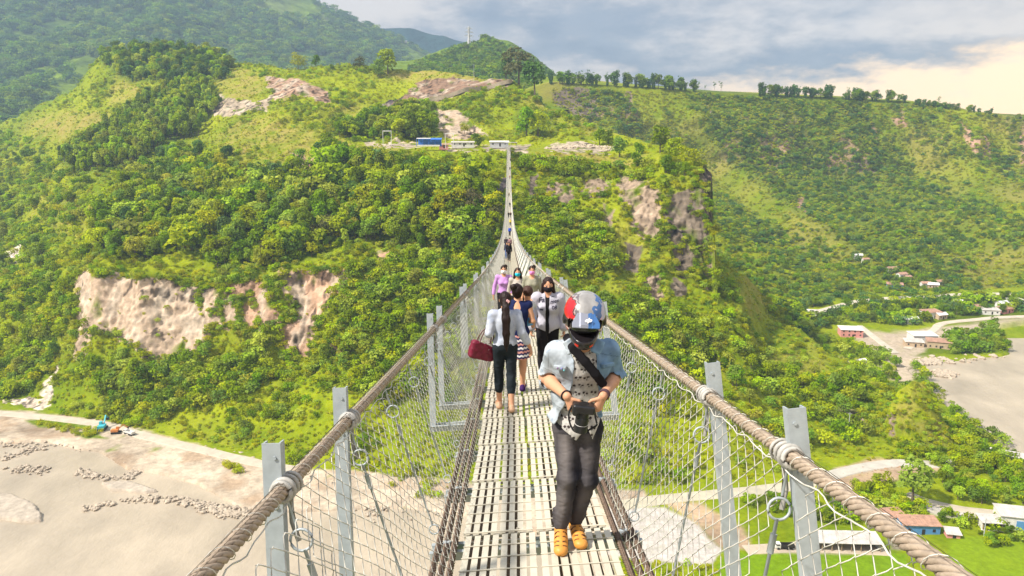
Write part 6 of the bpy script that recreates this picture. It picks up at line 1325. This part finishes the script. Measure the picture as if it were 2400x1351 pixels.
# three masked women behind
for (px, py, dy, h, lab, hair, mask, wear, kw) in [
    (1181, 790, 0, 1.60, 'woman in a lilac long sleeved top with a white face mask, walking towards the camera', 'bun', (.78, .76, .76), (dict(kind='top', name='top', col=(.52, .27, .60), ex=.008, sleeve=1.8, hem=.90, neck=1.42, nr=.06), dict(kind='pants', name='trousers', col=BLACK, ex=.012), dict(kind='shoes', name='shoes', col=(.3, .3, .3))), dict(arml=dict(el=(-.22, -.02, 1.12), wr=(-.20, .05, .92), hd=(0, .2, -1)), armr=dict(el=(.24, -.03, 1.12), wr=(.27, .02, .87), hd=(0, .1, -1)))),
    (1213, 800, 0, 1.55, 'woman with long loose dark hair and a turquoise face mask', 'long', (.02, .45, .60), (dict(kind='top', name='top', col=(.45, .40, .36), ex=.008, sleeve=1.2, hem=.90, neck=1.41), dict(kind='pants', name='trousers', col=BLACK, ex=.012), dict(kind='shoes', name='shoes', col=(.3, .2, .2))), {}),
    (1246, 800, 0, 1.58, 'woman in an olive grey top with a pink face mask and tied back hair', 'bun', (.75, .24, .55), (dict(kind='top', name='top', col=(.30, .29, .22), ex=.010, sleeve=1.1, hem=.88, neck=1.41, nr=.07), dict(kind='pants', name='trousers', col=BLACK, ex=.012), dict(kind='shoes', name='shoes', col=(.2, .2, .2))), dict(build=1.12))]:
    p = deck_hit(px, py - 22); d = dict(pos=p, h=h, rz=R(180), step=.13, heel=.02, ground=(.02, -.02), label=lab, hair=hair, mask=mask, wear=wear, look=(0, 1, -.05), vox=.0085, tone=1.15, haircol=(.04, .02, .015)); d.update(kw); figure(d)
# far walkers
FAR = [(1193, 613, 1.66, 180, (.014, .014, .02), (.014, .014, .02), 'person in black walking towards the camera in front of the blue jeans one'), (1188, 608, 1.6, 180, (.05, .05, .08), (.06, .12, .30), 'person in a dark top and blue jeans half hidden behind the one in black'),
    (1195, 588, 1.55, 0, (.30, .18, .20), (.05, .04, .05), 'person in a brownish pink top walking behind the dark pair'), (1186, 585, 1.5, 0, (.04, .035, .05), (.05, .05, .08), 'person in dark clothes at the left fence behind the dark pair'), (1195, 554, 1.66, 180, (.02, .08, .52), (.02, .02, .04), 'person in a bright blue top in the middle of the bridge'),
    (1196, 530, 1.6, 180, (.70, .55, .08), (.03, .03, .03), 'person in a yellow top behind the one in bright blue'), (1192, 511, 1.6, 180, (.02, .02, .02), (.02, .02, .02), 'left person of the dark pair high up the far half of the bridge'), (1197, 511, 1.6, 180, (.06, .03, .03), (.03, .03, .03), 'right person of the dark pair high up the far half of the bridge'),
    (1195, 486, 1.66, 0, (.02, .02, .03), (.02, .02, .03), 'lone dark figure above the dark pair on the far half of the bridge'), (1193, 461, 1.6, 0, (.25, .2, .15), (.05, .05, .05), 'lone figure in light brown on the far half of the bridge'), (1195, 420, 1.6, 0, (.35, .08, .10), (.05, .03, .03), 'tiny figure in dull red near the far end of the bridge'),
    (1195, 400, 1.6, 0, (.02, .02, .03), (.03, .03, .03), 'tiny dark figure near the far end of the bridge'), (1196, 378, 1.6, 0, (.3, .3, .3), (.05, .05, .05), 'tiny grey figure close to the bridge head')]
for i, (px, py, h, rz, tc_, pc_, lab) in enumerate(FAR):
    p = deck_hit(px, py); figure(dict(pos=p, h=h, rz=R(rz), step=.16 if i % 2 else -.16, heel=.02, label=lab, group=None, hair='short', vox=.013 if i < 4 else .02, sex='m', shw=.18, wear=(dict(kind='top', name='top', col=tc_, ex=.014, sleeve=1.9, hem=.86, neck=1.45), dict(kind='pants', name='trousers', col=pc_, ex=.012))))
# ---- the man in the helmet
m_denim = mat('washed_denim', attr='Col', rough=.85, spec=.2, bump=(90, .35, .004)); m_black = mat('black_camera_plastic', (.012, .012, .014), rough=.35, spec=.5, noise=(40, .2)); m_webbing = mat('black_webbing', (.012, .012, .014), rough=.8)
foot = deck_hit(1335, 1290); D0 = float(foot[1]); man = empty('person', tuple(foot), 0, 'man in a motocross helmet and faded denim jacket looking down at his camera', 'person')
w = lambda px, py, dy=0.: Pn(px, py, D0 + dy) - foot
def man_build():
    dL, dR = deck_hit(1315, 1306) - foot, deck_hit(1362, 1290) - foot
    toeL, toeR = dL + [0, .03, .03], dR + [0, .03, .03]; heelL, heelR = toeL + [.012, .19, .035], toeR + [-.022, .19, .02]; ankL, ankR = heelL + [0, -.02, .055], heelR + [0, -.02, .055]
    knL, knR = w(1331, 1118, .06), w(1376, 1124, .10); hpL, hpR = w(1327, 1010, .16), w(1380, 1008, .16); pel = w(1354, 995, .17); wst = w(1357, 925, .16); ch = w(1361, 855, .14); nk = w(1366, 800, .10)
    shL, shR = w(1305, 828, .16), w(1424, 822, .16); elL, elR = w(1278, 884, .24), w(1444, 880, .22); wrL, wrR = w(1329, 929, -.10), w(1414, 928, -.09)
    hc = w(1370, 742, -.02)
    lo, hi = np.array([-.36, -.42, -.05]), np.array([.42, .46, 1.85])
    def torso(S_, ex=0., k=.05):
        S_.ell(pel, (.155 + ex, .105 + ex, .12 + ex), None, k); S_.ell(wst, (.145 + ex, .10 + ex, .14 + ex), None, k); S_.ell(ch, (.168 + ex, .108 + ex, .15 + ex), None, k); S_.cap(shL, shR, .055 + ex, .055 + ex, k); S_.cap(ch + [0, 0, .08], nk, .075 + ex * .6, .052 + ex * .5, k)
    b = SDF(lo, hi, .0045); torso(b)
    for h_, kn, an, he, to in ((hpL, knL, ankL, heelL, toeL), (hpR, knR, ankR, heelR, toeR)): b.cap(h_, kn, .075, .052, .03); b.cap(kn, an, .05, .034, .02); b.cap(he, to, .028, .03, .02, flat=((0, 0, 1), .8)); b.cap(an, he, .03, .026, .02)
    for sh, el, wr in ((shL, elL, wrL), (shR, elR, wrR)): b.cap(sh, el, .052, .040, .03); m = el + (wr - el) * .3; b.cap(el, m, .039, .042, .02); b.cap(m, wr, .041, .026, .02)
    b.cap(nk - [0, 0, .05], hc - [0, 0, .05], .055, .055, .02); b.ell(hc, (.075, .09, .10), None, .02)
    hand(b, wrL, (.44, -.05, -.90), (-.45, -1, .0), .178, -1, .62, r=.0092); hand(b, wrR, (-.42, -.05, -.90), (.40, -1, .0), .178, 1, .60, r=.0092)
    b.mesh('body', m_skin, man, lambda V: SKIN * (1.08 + .10 * fbm(V, .05, 2, 4))[:, None])
    j = SDF(lo, hi, .0055)   # jeans
    for h_, kn, an in ((hpL, knL, ankL), (hpR, knR, ankR)):
        j.cap(h_, kn, .086, .066, .03); e_ = kn + (an - kn) * .97; j.cap(kn, e_, .064, .050, .02); j.ell(kn, (.064, .066, .06), None, .03)
        for q in range(4): j.cap(e_ + [-.05, -.01, .02 + q * .028], e_ + [.05, -.01, .03 + q * .028], .012, .012, .02)
    j.ell(pel + [0, 0, -.01], (.165, .118, .12), None, .03); j.half(pel + [0, 0, .08], (0, 0, 1)); j.wrinkle(.006, .06, 15, (.7, .7, 1.6)); j.wrinkle(.003, .02, 17, (.6, .6, 2))
    def jc(V):
        f = fbm(V, .16, 2, 8); c = np.array([.018, .018, .026]) + np.clip(.25 + f * 1.4, 0, 1)[:, None] * np.array([.055, .047, .042]); lit_left = sstep(V[:, 0], .06, -.08) * .6 + .4; fade = 0  # fading is denim wear; the paler left leg is light put into the colour
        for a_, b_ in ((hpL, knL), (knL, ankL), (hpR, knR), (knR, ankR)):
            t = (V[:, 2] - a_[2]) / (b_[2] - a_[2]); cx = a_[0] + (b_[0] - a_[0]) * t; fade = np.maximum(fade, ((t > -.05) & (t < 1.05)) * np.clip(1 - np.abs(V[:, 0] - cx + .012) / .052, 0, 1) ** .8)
        fade = fade * sstep(V[:, 2], .02, .35) * (V[:, 2] < pel[2]); return c + (lit_left * fade)[:, None] * np.array([.13, .115, .105])
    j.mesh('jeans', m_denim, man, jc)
    for nm, he, to, sx in (('sandal', heelL, toeL, -1), ('sandal', heelR, toeR, 1)):
        q = SDF(np.minimum(he, to) - .09, np.maximum(he, to) + .12, .0035); d = (to - he) / np.linalg.norm(to - he)
        q.cap(he, to, .040, .046, .02, flat=((0, 0, 1), .78)); q.cap(he + d * .05 + [0, 0, .025], to - d * .07 + [0, 0, .012], .034, .034, .03); q.cap(he, he + [0, 0, .03], .038, .036, .02)
        q.cap(he + [0, 0, .05], he + [0, 0, .12], .030, .030, 0, 'cut')
        for t in (.40, .58, .76):   # slots
            for s_ in (-1, 1): c_ = he + (to - he) * t + [s_ * .034, 0, .034 - .018 * t]; q.ell(c_, (.024, .0065, .014), rotm('Z', s_ * 25), 0, 'cut')
        def sc_(V, he=he, to=to, d=d):
            t = (V - he) @ d / np.linalg.norm(to - he); z = V[:, 2] - (he[2] + (to[2] - he[2]) * np.clip(t, 0, 1)); c = np.broadcast_to(np.array([.62, .27, .05]), V.shape).copy(); c *= (1 + .15 * fbm(V, .03, 2, 3))[:, None]; lat = np.abs(V[:, 0] - (he[0] + (to[0] - he[0]) * t)); slit = np.zeros(len(V), bool)
            for tt in (.38, .58, .78, .96): slit |= (np.abs(t - tt + (lat - .02) * 2.2) < .028) & (lat > .010) & (lat < .042) & (z > -.012)
            c[slit] = (.10, .035, .012); c[z < -.024] = (.16, .08, .03); return c
        q.mesh(nm, m_leather, man, sc_)
    X = lambda px, py: tuple(w(px, py, -.02)[[0, 2]])
    s = SDF(lo, hi, .005); torso(s, .014)   # shirt
    s.ell(pel + [0, -.01, -.03], (.17, .125, .14), None, .04); s.half(nk + [0, 0, .01], (0, .3, 1)); s.cap(nk + [.0, -.12, .03], nk + [.01, -.16, -.06], .05, .02, 0, 'cut'); s.cap(nk, nk + [0, 0, .2], .06, .06, 0, 'cut')
    s.polycut([X(1200, 1005), X(1300, 1003), X(1330, 1022), X(1352, 1040), X(1368, 1020), X(1374, 1000), X(1381, 1015), X(1392, 1042), X(1404, 1015), X(1425, 985), X(1500, 985), X(1500, 700), X(1200, 700)], keep=True)
    s.wrinkle(.008, .06, 21, (1, 1, .6))
    rs = np.random.default_rng(4); skl = []
    for iz in range(13):
        for ix in range(8): skl.append((-.19 + ix * .056 + (.028 if iz % 2 else 0) + rs.uniform(-.006, .006), .72 + iz * .056 + rs.uniform(-.006, .006), rs.uniform(-.6, .6), rs.uniform(1.2, 1.55)))
    def shc(V):
        c = np.broadcast_to(np.array([.52, .50, .47]), V.shape).copy(); n = fbm(V, .012, 2, 5); c *= (.93 + .25 * n)[:, None]
        for x, z, a, k in skl:   # small printed motif: two dark blots and a nick each
            dx, dz = V[:, 0] - x, V[:, 2] - z; ca, sa = math.cos(a), math.sin(a); u, v = (dx * ca + dz * sa) / k, (-dx * sa + dz * ca) / k
            m = (((np.abs(u) - .0085) / .0062) ** 2 + (v / .0055) ** 2 < 1) | ((u / .003) ** 2 + ((v + .010) / .004) ** 2 < 1); c[m] = (.035, .025, .025); c[(np.hypot(u, v + .003) < .017) & ~m] *= .86
        return c
    s.mesh('shirt', m_cloth, man, shc)
    k = SDF(lo, hi, .005); torso(k, .023, .05)   # jacket
    k.ell(pel + [-.03, -.02, .0], (.195, .13, .15), None, .05); k.ell(wst + [-.01, 0, 0], (.165, .122, .15), None, .05)
    for sh, el, wr in ((shL, elL, wrL), (shR, elR, wrR)):
        e_ = el + (el - sh) * .0; k.cap(sh, e_, .068, .058, .03); f_ = el + (wr - el) * .14; k.cap(e_, f_, .056, .056, .02)
        ax = (wr - el) / np.linalg.norm(wr - el); k.cap(f_ - ax * .035, f_, .067, .066, .003); k.cap(f_ + ax * .002, f_ + ax * .08, .056, .06, 0, 'cut')
    k.half(nk + [0, .02, .035], (0, .25, 1)); k.cap(nk - [0, 0, .02], nk + [0, -.02, .2], .066, .085, 0, 'cut')
    k.polycut([X(1348, 700), X(1338, 800), X(1347, 862), X(1343, 905), X(1330, 950), X(1298, 1012), X(1302, 1100), X(1432, 1100), X(1422, 985), X(1408, 930), X(1402, 870), X(1397, 810), X(1390, 700)], ymax=float(ch[1]) - .02)
    k.polycut([X(1150, 905), X(1268, 905), X(1262, 985), X(1300, 1008), X(1330, 1005), X(1410, 1000), X(1436, 990), X(1440, 905), X(1560, 905), X(1560, 700), X(1150, 700)], keep=True)
    # collar points and pocket flaps
    for sx, cx, cz in ((-1, 1334, 812), (1, 1402, 812)): k.box(w(cx, cz, -.005), (.030, .010, .045), rotm('Y', sx * 28) @ rotm('X', -15), .008, .004)
    for sx, cx, cz in ((-1, 1312, 862), (1, 1424, 856)): k.box(w(cx, cz, .018 if sx < 0 else .03), (.042, .014, .016), rotm('Z', sx * 22) @ rotm('Y', -sx * 6), .006, .003)
    k.wrinkle(.008, .06, 31, (1, 1, .7)); k.wrinkle(.004, .022, 33, (1, 1, .6))
    xl, xr = w(1315, 900)[0], w(1420, 900)[0]
    def kc(V):
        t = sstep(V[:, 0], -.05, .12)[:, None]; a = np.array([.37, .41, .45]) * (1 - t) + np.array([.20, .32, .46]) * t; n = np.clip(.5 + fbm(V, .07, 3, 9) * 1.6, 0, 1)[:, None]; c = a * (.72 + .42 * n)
        seam = (np.abs((V[:, 2] * 1. + V[:, 0] * .25) % .21 - .1) < .0022) | (np.abs(np.abs(V[:, 0] - .01) - .155) < .002); c[seam] *= .62
        dk = fbm(V, .03, 2, 12) > .55; c[dk] *= np.array([.75, .8, .88]); return c
    k.mesh('denim_jacket', m_denim, man, kc)
    r = np.random.default_rng(2)
    for px_, py_ in ((1316, 864), (1322, 868), (1307, 863), (1345, 835)): c = w(px_, py_, -.006); q = SDF(c - .02, c + .02, .002); q.ell(c, (.007, .004, .007)); q.mesh('badge', m_gloss, man, solid(r.uniform(.1, .7, 3)))
    # sling strap across the chest
    def along(S_, pts, wd, th):
        for a_, b_ in zip(pts[:-1], pts[1:]): S_.cap(a_, b_, wd, wd, .01, flat=((0, 1, 0), th))
    q = SDF(lo, hi, .005); along(q, [w(1330, 792, .05), w(1345, 818, -.045), w(1372, 848, -.055), w(1395, 876, -.045), w(1412, 898, -.01)], .030, .22); q.mesh('sling_strap', m_cloth, man, solid((.014, .013, .016)))
    q = SDF(lo, hi, .004)
    for wr, el, rr, wd, c in ((wrL, elL, .036, .006, 0), (wrR, elR, .036, .016, 1)):
        ax = (el - wr) / np.linalg.norm(el - wr); o_ = wr + ax * (.012 if c == 0 else .02); q = SDF(o_ - .08, o_ + .08, .0028); q.cap(o_ - ax * wd, o_ + ax * wd, rr, rr, 0); q.cap(o_ - ax * .08, o_ + ax * .08, rr - .007, rr - .007, 0, 'cut')
        n_ = ax; q.half(o_ + ax * wd, ax); q.half(o_ - ax * wd, -ax); q.mesh('bracelet' if c == 0 else 'wrist_strap', m_webbing if False else m_cloth, man, solid((.02, .015, .02) if c == 0 else (.09, .05, .06)))
    # helmet
    f = np.array([-.06, -math.cos(R(24)), -math.sin(R(24))]); u = np.array([.02, -math.sin(R(24)), math.cos(R(24))]); u -= f * (u @ f); u /= np.linalg.norm(u); rr = np.cross(u, f); Rm = np.stack([rr, f, u], 1); Z = lambda x, y, z: hc + rr * x + f * y + u * z
    H = SDF(hc - .26, hc + .26, .0035); H.ell(Z(0, -.01, .022), (.127, .148, .128), Rm, .01); H.ell(Z(0, -.02, -.05), (.118, .125, .10), Rm, .03); H.ell(Z(0, .085, -.085), (.082, .090, .052), Rm, .035); H.ell(Z(0, .145, -.092), (.048, .035, .040), Rm, .03)
    H.box(Z(0, .16, -.005), (.106, .10, .056), Rm, .03, 0, 'cut'); H.cap(Z(0, 0, -.1), Z(0, -.02, -.25), .085, .1, 0, 'cut'); H.ell(Z(0, -.005, -.01), (.100, .115, .10), Rm, 0, 'cut')
    for s_ in (-1, 1): H.ell(Z(s_ * .122, .02, -.01), (.012, .03, .03), Rm, .01)
    def hcol(V):
        q = (V - hc) @ Rm; x, y, z = q.T; c = np.broadcast_to(np.array([.30, .29, .285]), V.shape).copy() * (1 + .5 * fbm(q, .05, 3, 6))[:, None]; n = fbm(q, .04, 3, 3) * 1.6
        rightside = x + n * .03; c[(rightside - .22 * z > .034)] = (.05, .13, .32); c[(rightside - .1 * z > .075)] = (.36, .36, .48); c[(np.abs(rightside - .088) < .010) & (z < .06)] = (.60, .36, .46)
        c[(rightside + .30 * z < -.038)] = (.52, .012, .018); c[(np.abs(rightside + .30 * z + .044) < .005)] = (.06, .03, .03); c[(np.abs(rightside + .055) < .006)] = (.12, .10, .11); c[(rightside < -.03) & (rightside > -.095) & (z + n * .04 < .055)] = (.66, .45, .38)
        c[(np.abs(x) > .088) & (z < .035)] = (.015, .012, .014); low = z < -.035; c[low] = (.012, .010, .012); c[low & (np.abs(x) > .098) & (z + n * .03 > -.085)] = (.40, .02, .03); c[(np.abs(z + .045 + .35 * (np.abs(x) - .1)) < .006) & (np.abs(x) > .03)] = (.62, .52, .48)
        c[low & (np.abs(x) > .034) & (np.abs(x) < .056) & (z > -.10) & (z < -.082) & (y > .1)] = (.55, .02, .02); return c
    H.mesh('helmet', m_gloss, man, hcol)
    G = SDF(hc - .2, hc + .2, .004); G.ell(Z(0, .040, -.01), (.098, .088, .066), Rm); G.mesh('goggles', m_gloss, man, solid((.008, .008, .010)))
    K = SDF(hc - .3, hc + .3, .003); tilt = Rm @ rotm('X', -16); K.box(Z(0, .118, .086), (.082, .082, .0045), tilt, .004); K.box(Z(0, .09, .10), (.034, .10, .006), tilt, .005, .012); 
    Kp = lambda x, y: tuple(Z(x, y, .09)[[0, 2]])
    for s_ in (-1, 1): K.half(Z(s_ * .082, .22, .05), rr * s_ + f * .26 * 0 + -f * -.0); K.half(Z(s_ * .026, .03, .09), rr * s_ * 1.0 - f * .42)
    K.mesh('helmet_peak', m_gloss, man, lambda V: (lambda q: np.where((q[:, 0] > .012)[:, None], np.array([.035, .11, .28]), np.array([.20, .21, .26])) * np.where((np.abs(np.abs(q[:, 0]) - .036) < .003)[:, None], 1.8, 1.))((V - hc) @ Rm))
    pk_ = KIDS[man.name][-1]; decal('dP', (float(Z(.014, .17, .07)[0]), 0, float(Z(0, .185, .055)[2])), .040, man, pk_, m_sheet, .5, lift=.002, direc=(0, 1, 0)) if False else None
    # flat letters on the peak
    cu = bpy.data.curves.new('t', 'FONT'); cu.body = 'dp'; cu.size = .040; cu.align_x = 'CENTER'; cu.shear = .5; cu.extrude = .0008; cu.offset = .0012; to = bpy.data.objects.new('t', cu); C.objects.link(to); dg = bpy.context.evaluated_depsgraph_get(); me = bpy.data.meshes.new_from_object(to.evaluated_get(dg)); bpy.data.objects.remove(to)
    me.materials.clear(); me.materials.append(m_sheet); o = bpy.data.objects.new('lettering', me); C.objects.link(o); o.parent = man
    yv = tilt @ np.array([0, 1, 0]); zv = tilt @ np.array([0, 0, 1]); xv = rr
    M = np.eye(4); M[:3, 0] = -xv if False else xv; M[:3, 1] = -yv; M[:3, 2] = zv; M[:3, 0] = np.cross(M[:3, 1], M[:3, 2]); M[:3, 3] = Z(.008, .172, .084) + zv * .012; o.matrix_local = Matrix(M.tolist())
    # the camera he holds: a thing of its own
    cp = w(1368, 956, -.145) + foot; cam_e = empty('photo_camera', tuple(cp), 0, 'black camera with a long zoom lens held by the helmeted man', 'camera')
    ax = np.array([-.12, .04, -1.]); ax /= np.linalg.norm(ax); xx = np.array([1, 0, -.15]); xx -= ax * (xx @ ax); xx /= np.linalg.norm(xx); yy = np.cross(ax, xx); Rc = np.stack([xx, yy, ax], 1)
    b_ = SDF((-.12, -.1, -.1), (.12, .1, .1), .0025); b_.box((0, 0, 0), (.066, .046, .026), Rc, .012); b_.box(xx * -.048 + ax * .01, (.020, .044, .036), Rc, .015, .01); b_.box(yy * (-.046) + ax * .005, (.024, .016, .026), Rc, .008, .01); b_.mesh('body', m_black, cam_e)
    m_ = MB(); zs = [(.02, .036), (.035, .038), (.06, .038), (.062, .041), (.10, .041), (.102, .037), (.112, .037), (.114, .042), (.150, .042), (.152, .038), (.156, .038)]
    m_.tube([ax * z for z, r_ in zs], [r_ for z, r_ in zs], 24); m_.build('lens', m_black, cam_e, smooth=False); m_ = MB(); m_.tube([ax * .157, ax * .159], .031, 20); m_.build('front_glass', mat('lens_glass', (.02, .02, .03), rough=.05, spec=.8), cam_e)
    m_ = MB(); m_.tube([ax * .1065, ax * .1085], .0385, 24); m_.build('zoom_ring', m_sheet, cam_e)
    m_ = MB(); m_.tube([xx * -.045 + yy * -.046, xx * -.045 + yy * -.058], .013, 14); m_.tube([xx * .045 + yy * -.046, xx * .045 + yy * -.054], .012, 14); m_.build('dial', m_black, cam_e)
    m_ = MB(); m_.box((0, 0, 0), (.016, .003, .014)); v_ = m_.build('hot_shoe', m_sheet, cam_e); v_.location = tuple(yy * -.064 + ax * .0); v_.rotation_euler = Matrix(Rc.tolist()).to_euler()
    m_ = MB(); pts = [xx * -.068 + yy * -.02, xx * -.085 + ax * .06 - yy * .03, xx * -.065 + ax * .13 - yy * .035, xx * -.03 + ax * .175 - yy * .02, xx * .03 + ax * .17 - yy * .02, xx * .075 + ax * .12, xx * .10 + ax * .10, xx * .085 + ax * .07, xx * .068 + ax * .01]
    pts = np.array(pts); 
    for _ in range(2): pts = np.concatenate([pts[:1], np.stack([pts[:-1] * .75 + pts[1:] * .25, pts[:-1] * .25 + pts[1:] * .75], 1).reshape(-1, 3), pts[-1:]])
    m_.tube(pts, .006, 6); m_.build('neck_strap', m_webbing, cam_e, smooth=True)
man_build()
# ------------------------------------------------------------------ haze: one box of pale even air round everything
def make_haze():
    m = bpy.data.materials.new('haze'); m.use_nodes = True; nt = m.node_tree; nt.nodes.clear()
    o = nt.nodes.new('ShaderNodeOutputMaterial'); v = nt.nodes.new('ShaderNodeVolumePrincipled'); v.inputs['Color'].default_value = (.50, .70, .96, 1)
    v.inputs['Density'].default_value = .00016; v.inputs['Anisotropy'].default_value = .1; nt.links.new(v.outputs[0], o.inputs['Volume'])
    b = MB(); b.box((-1350, 1625, 375), (5900, 4050, 1070)); h = b.build('haze', m); tag(h, 'thin blue haze filling the valley air', kind='stuff')
make_haze()
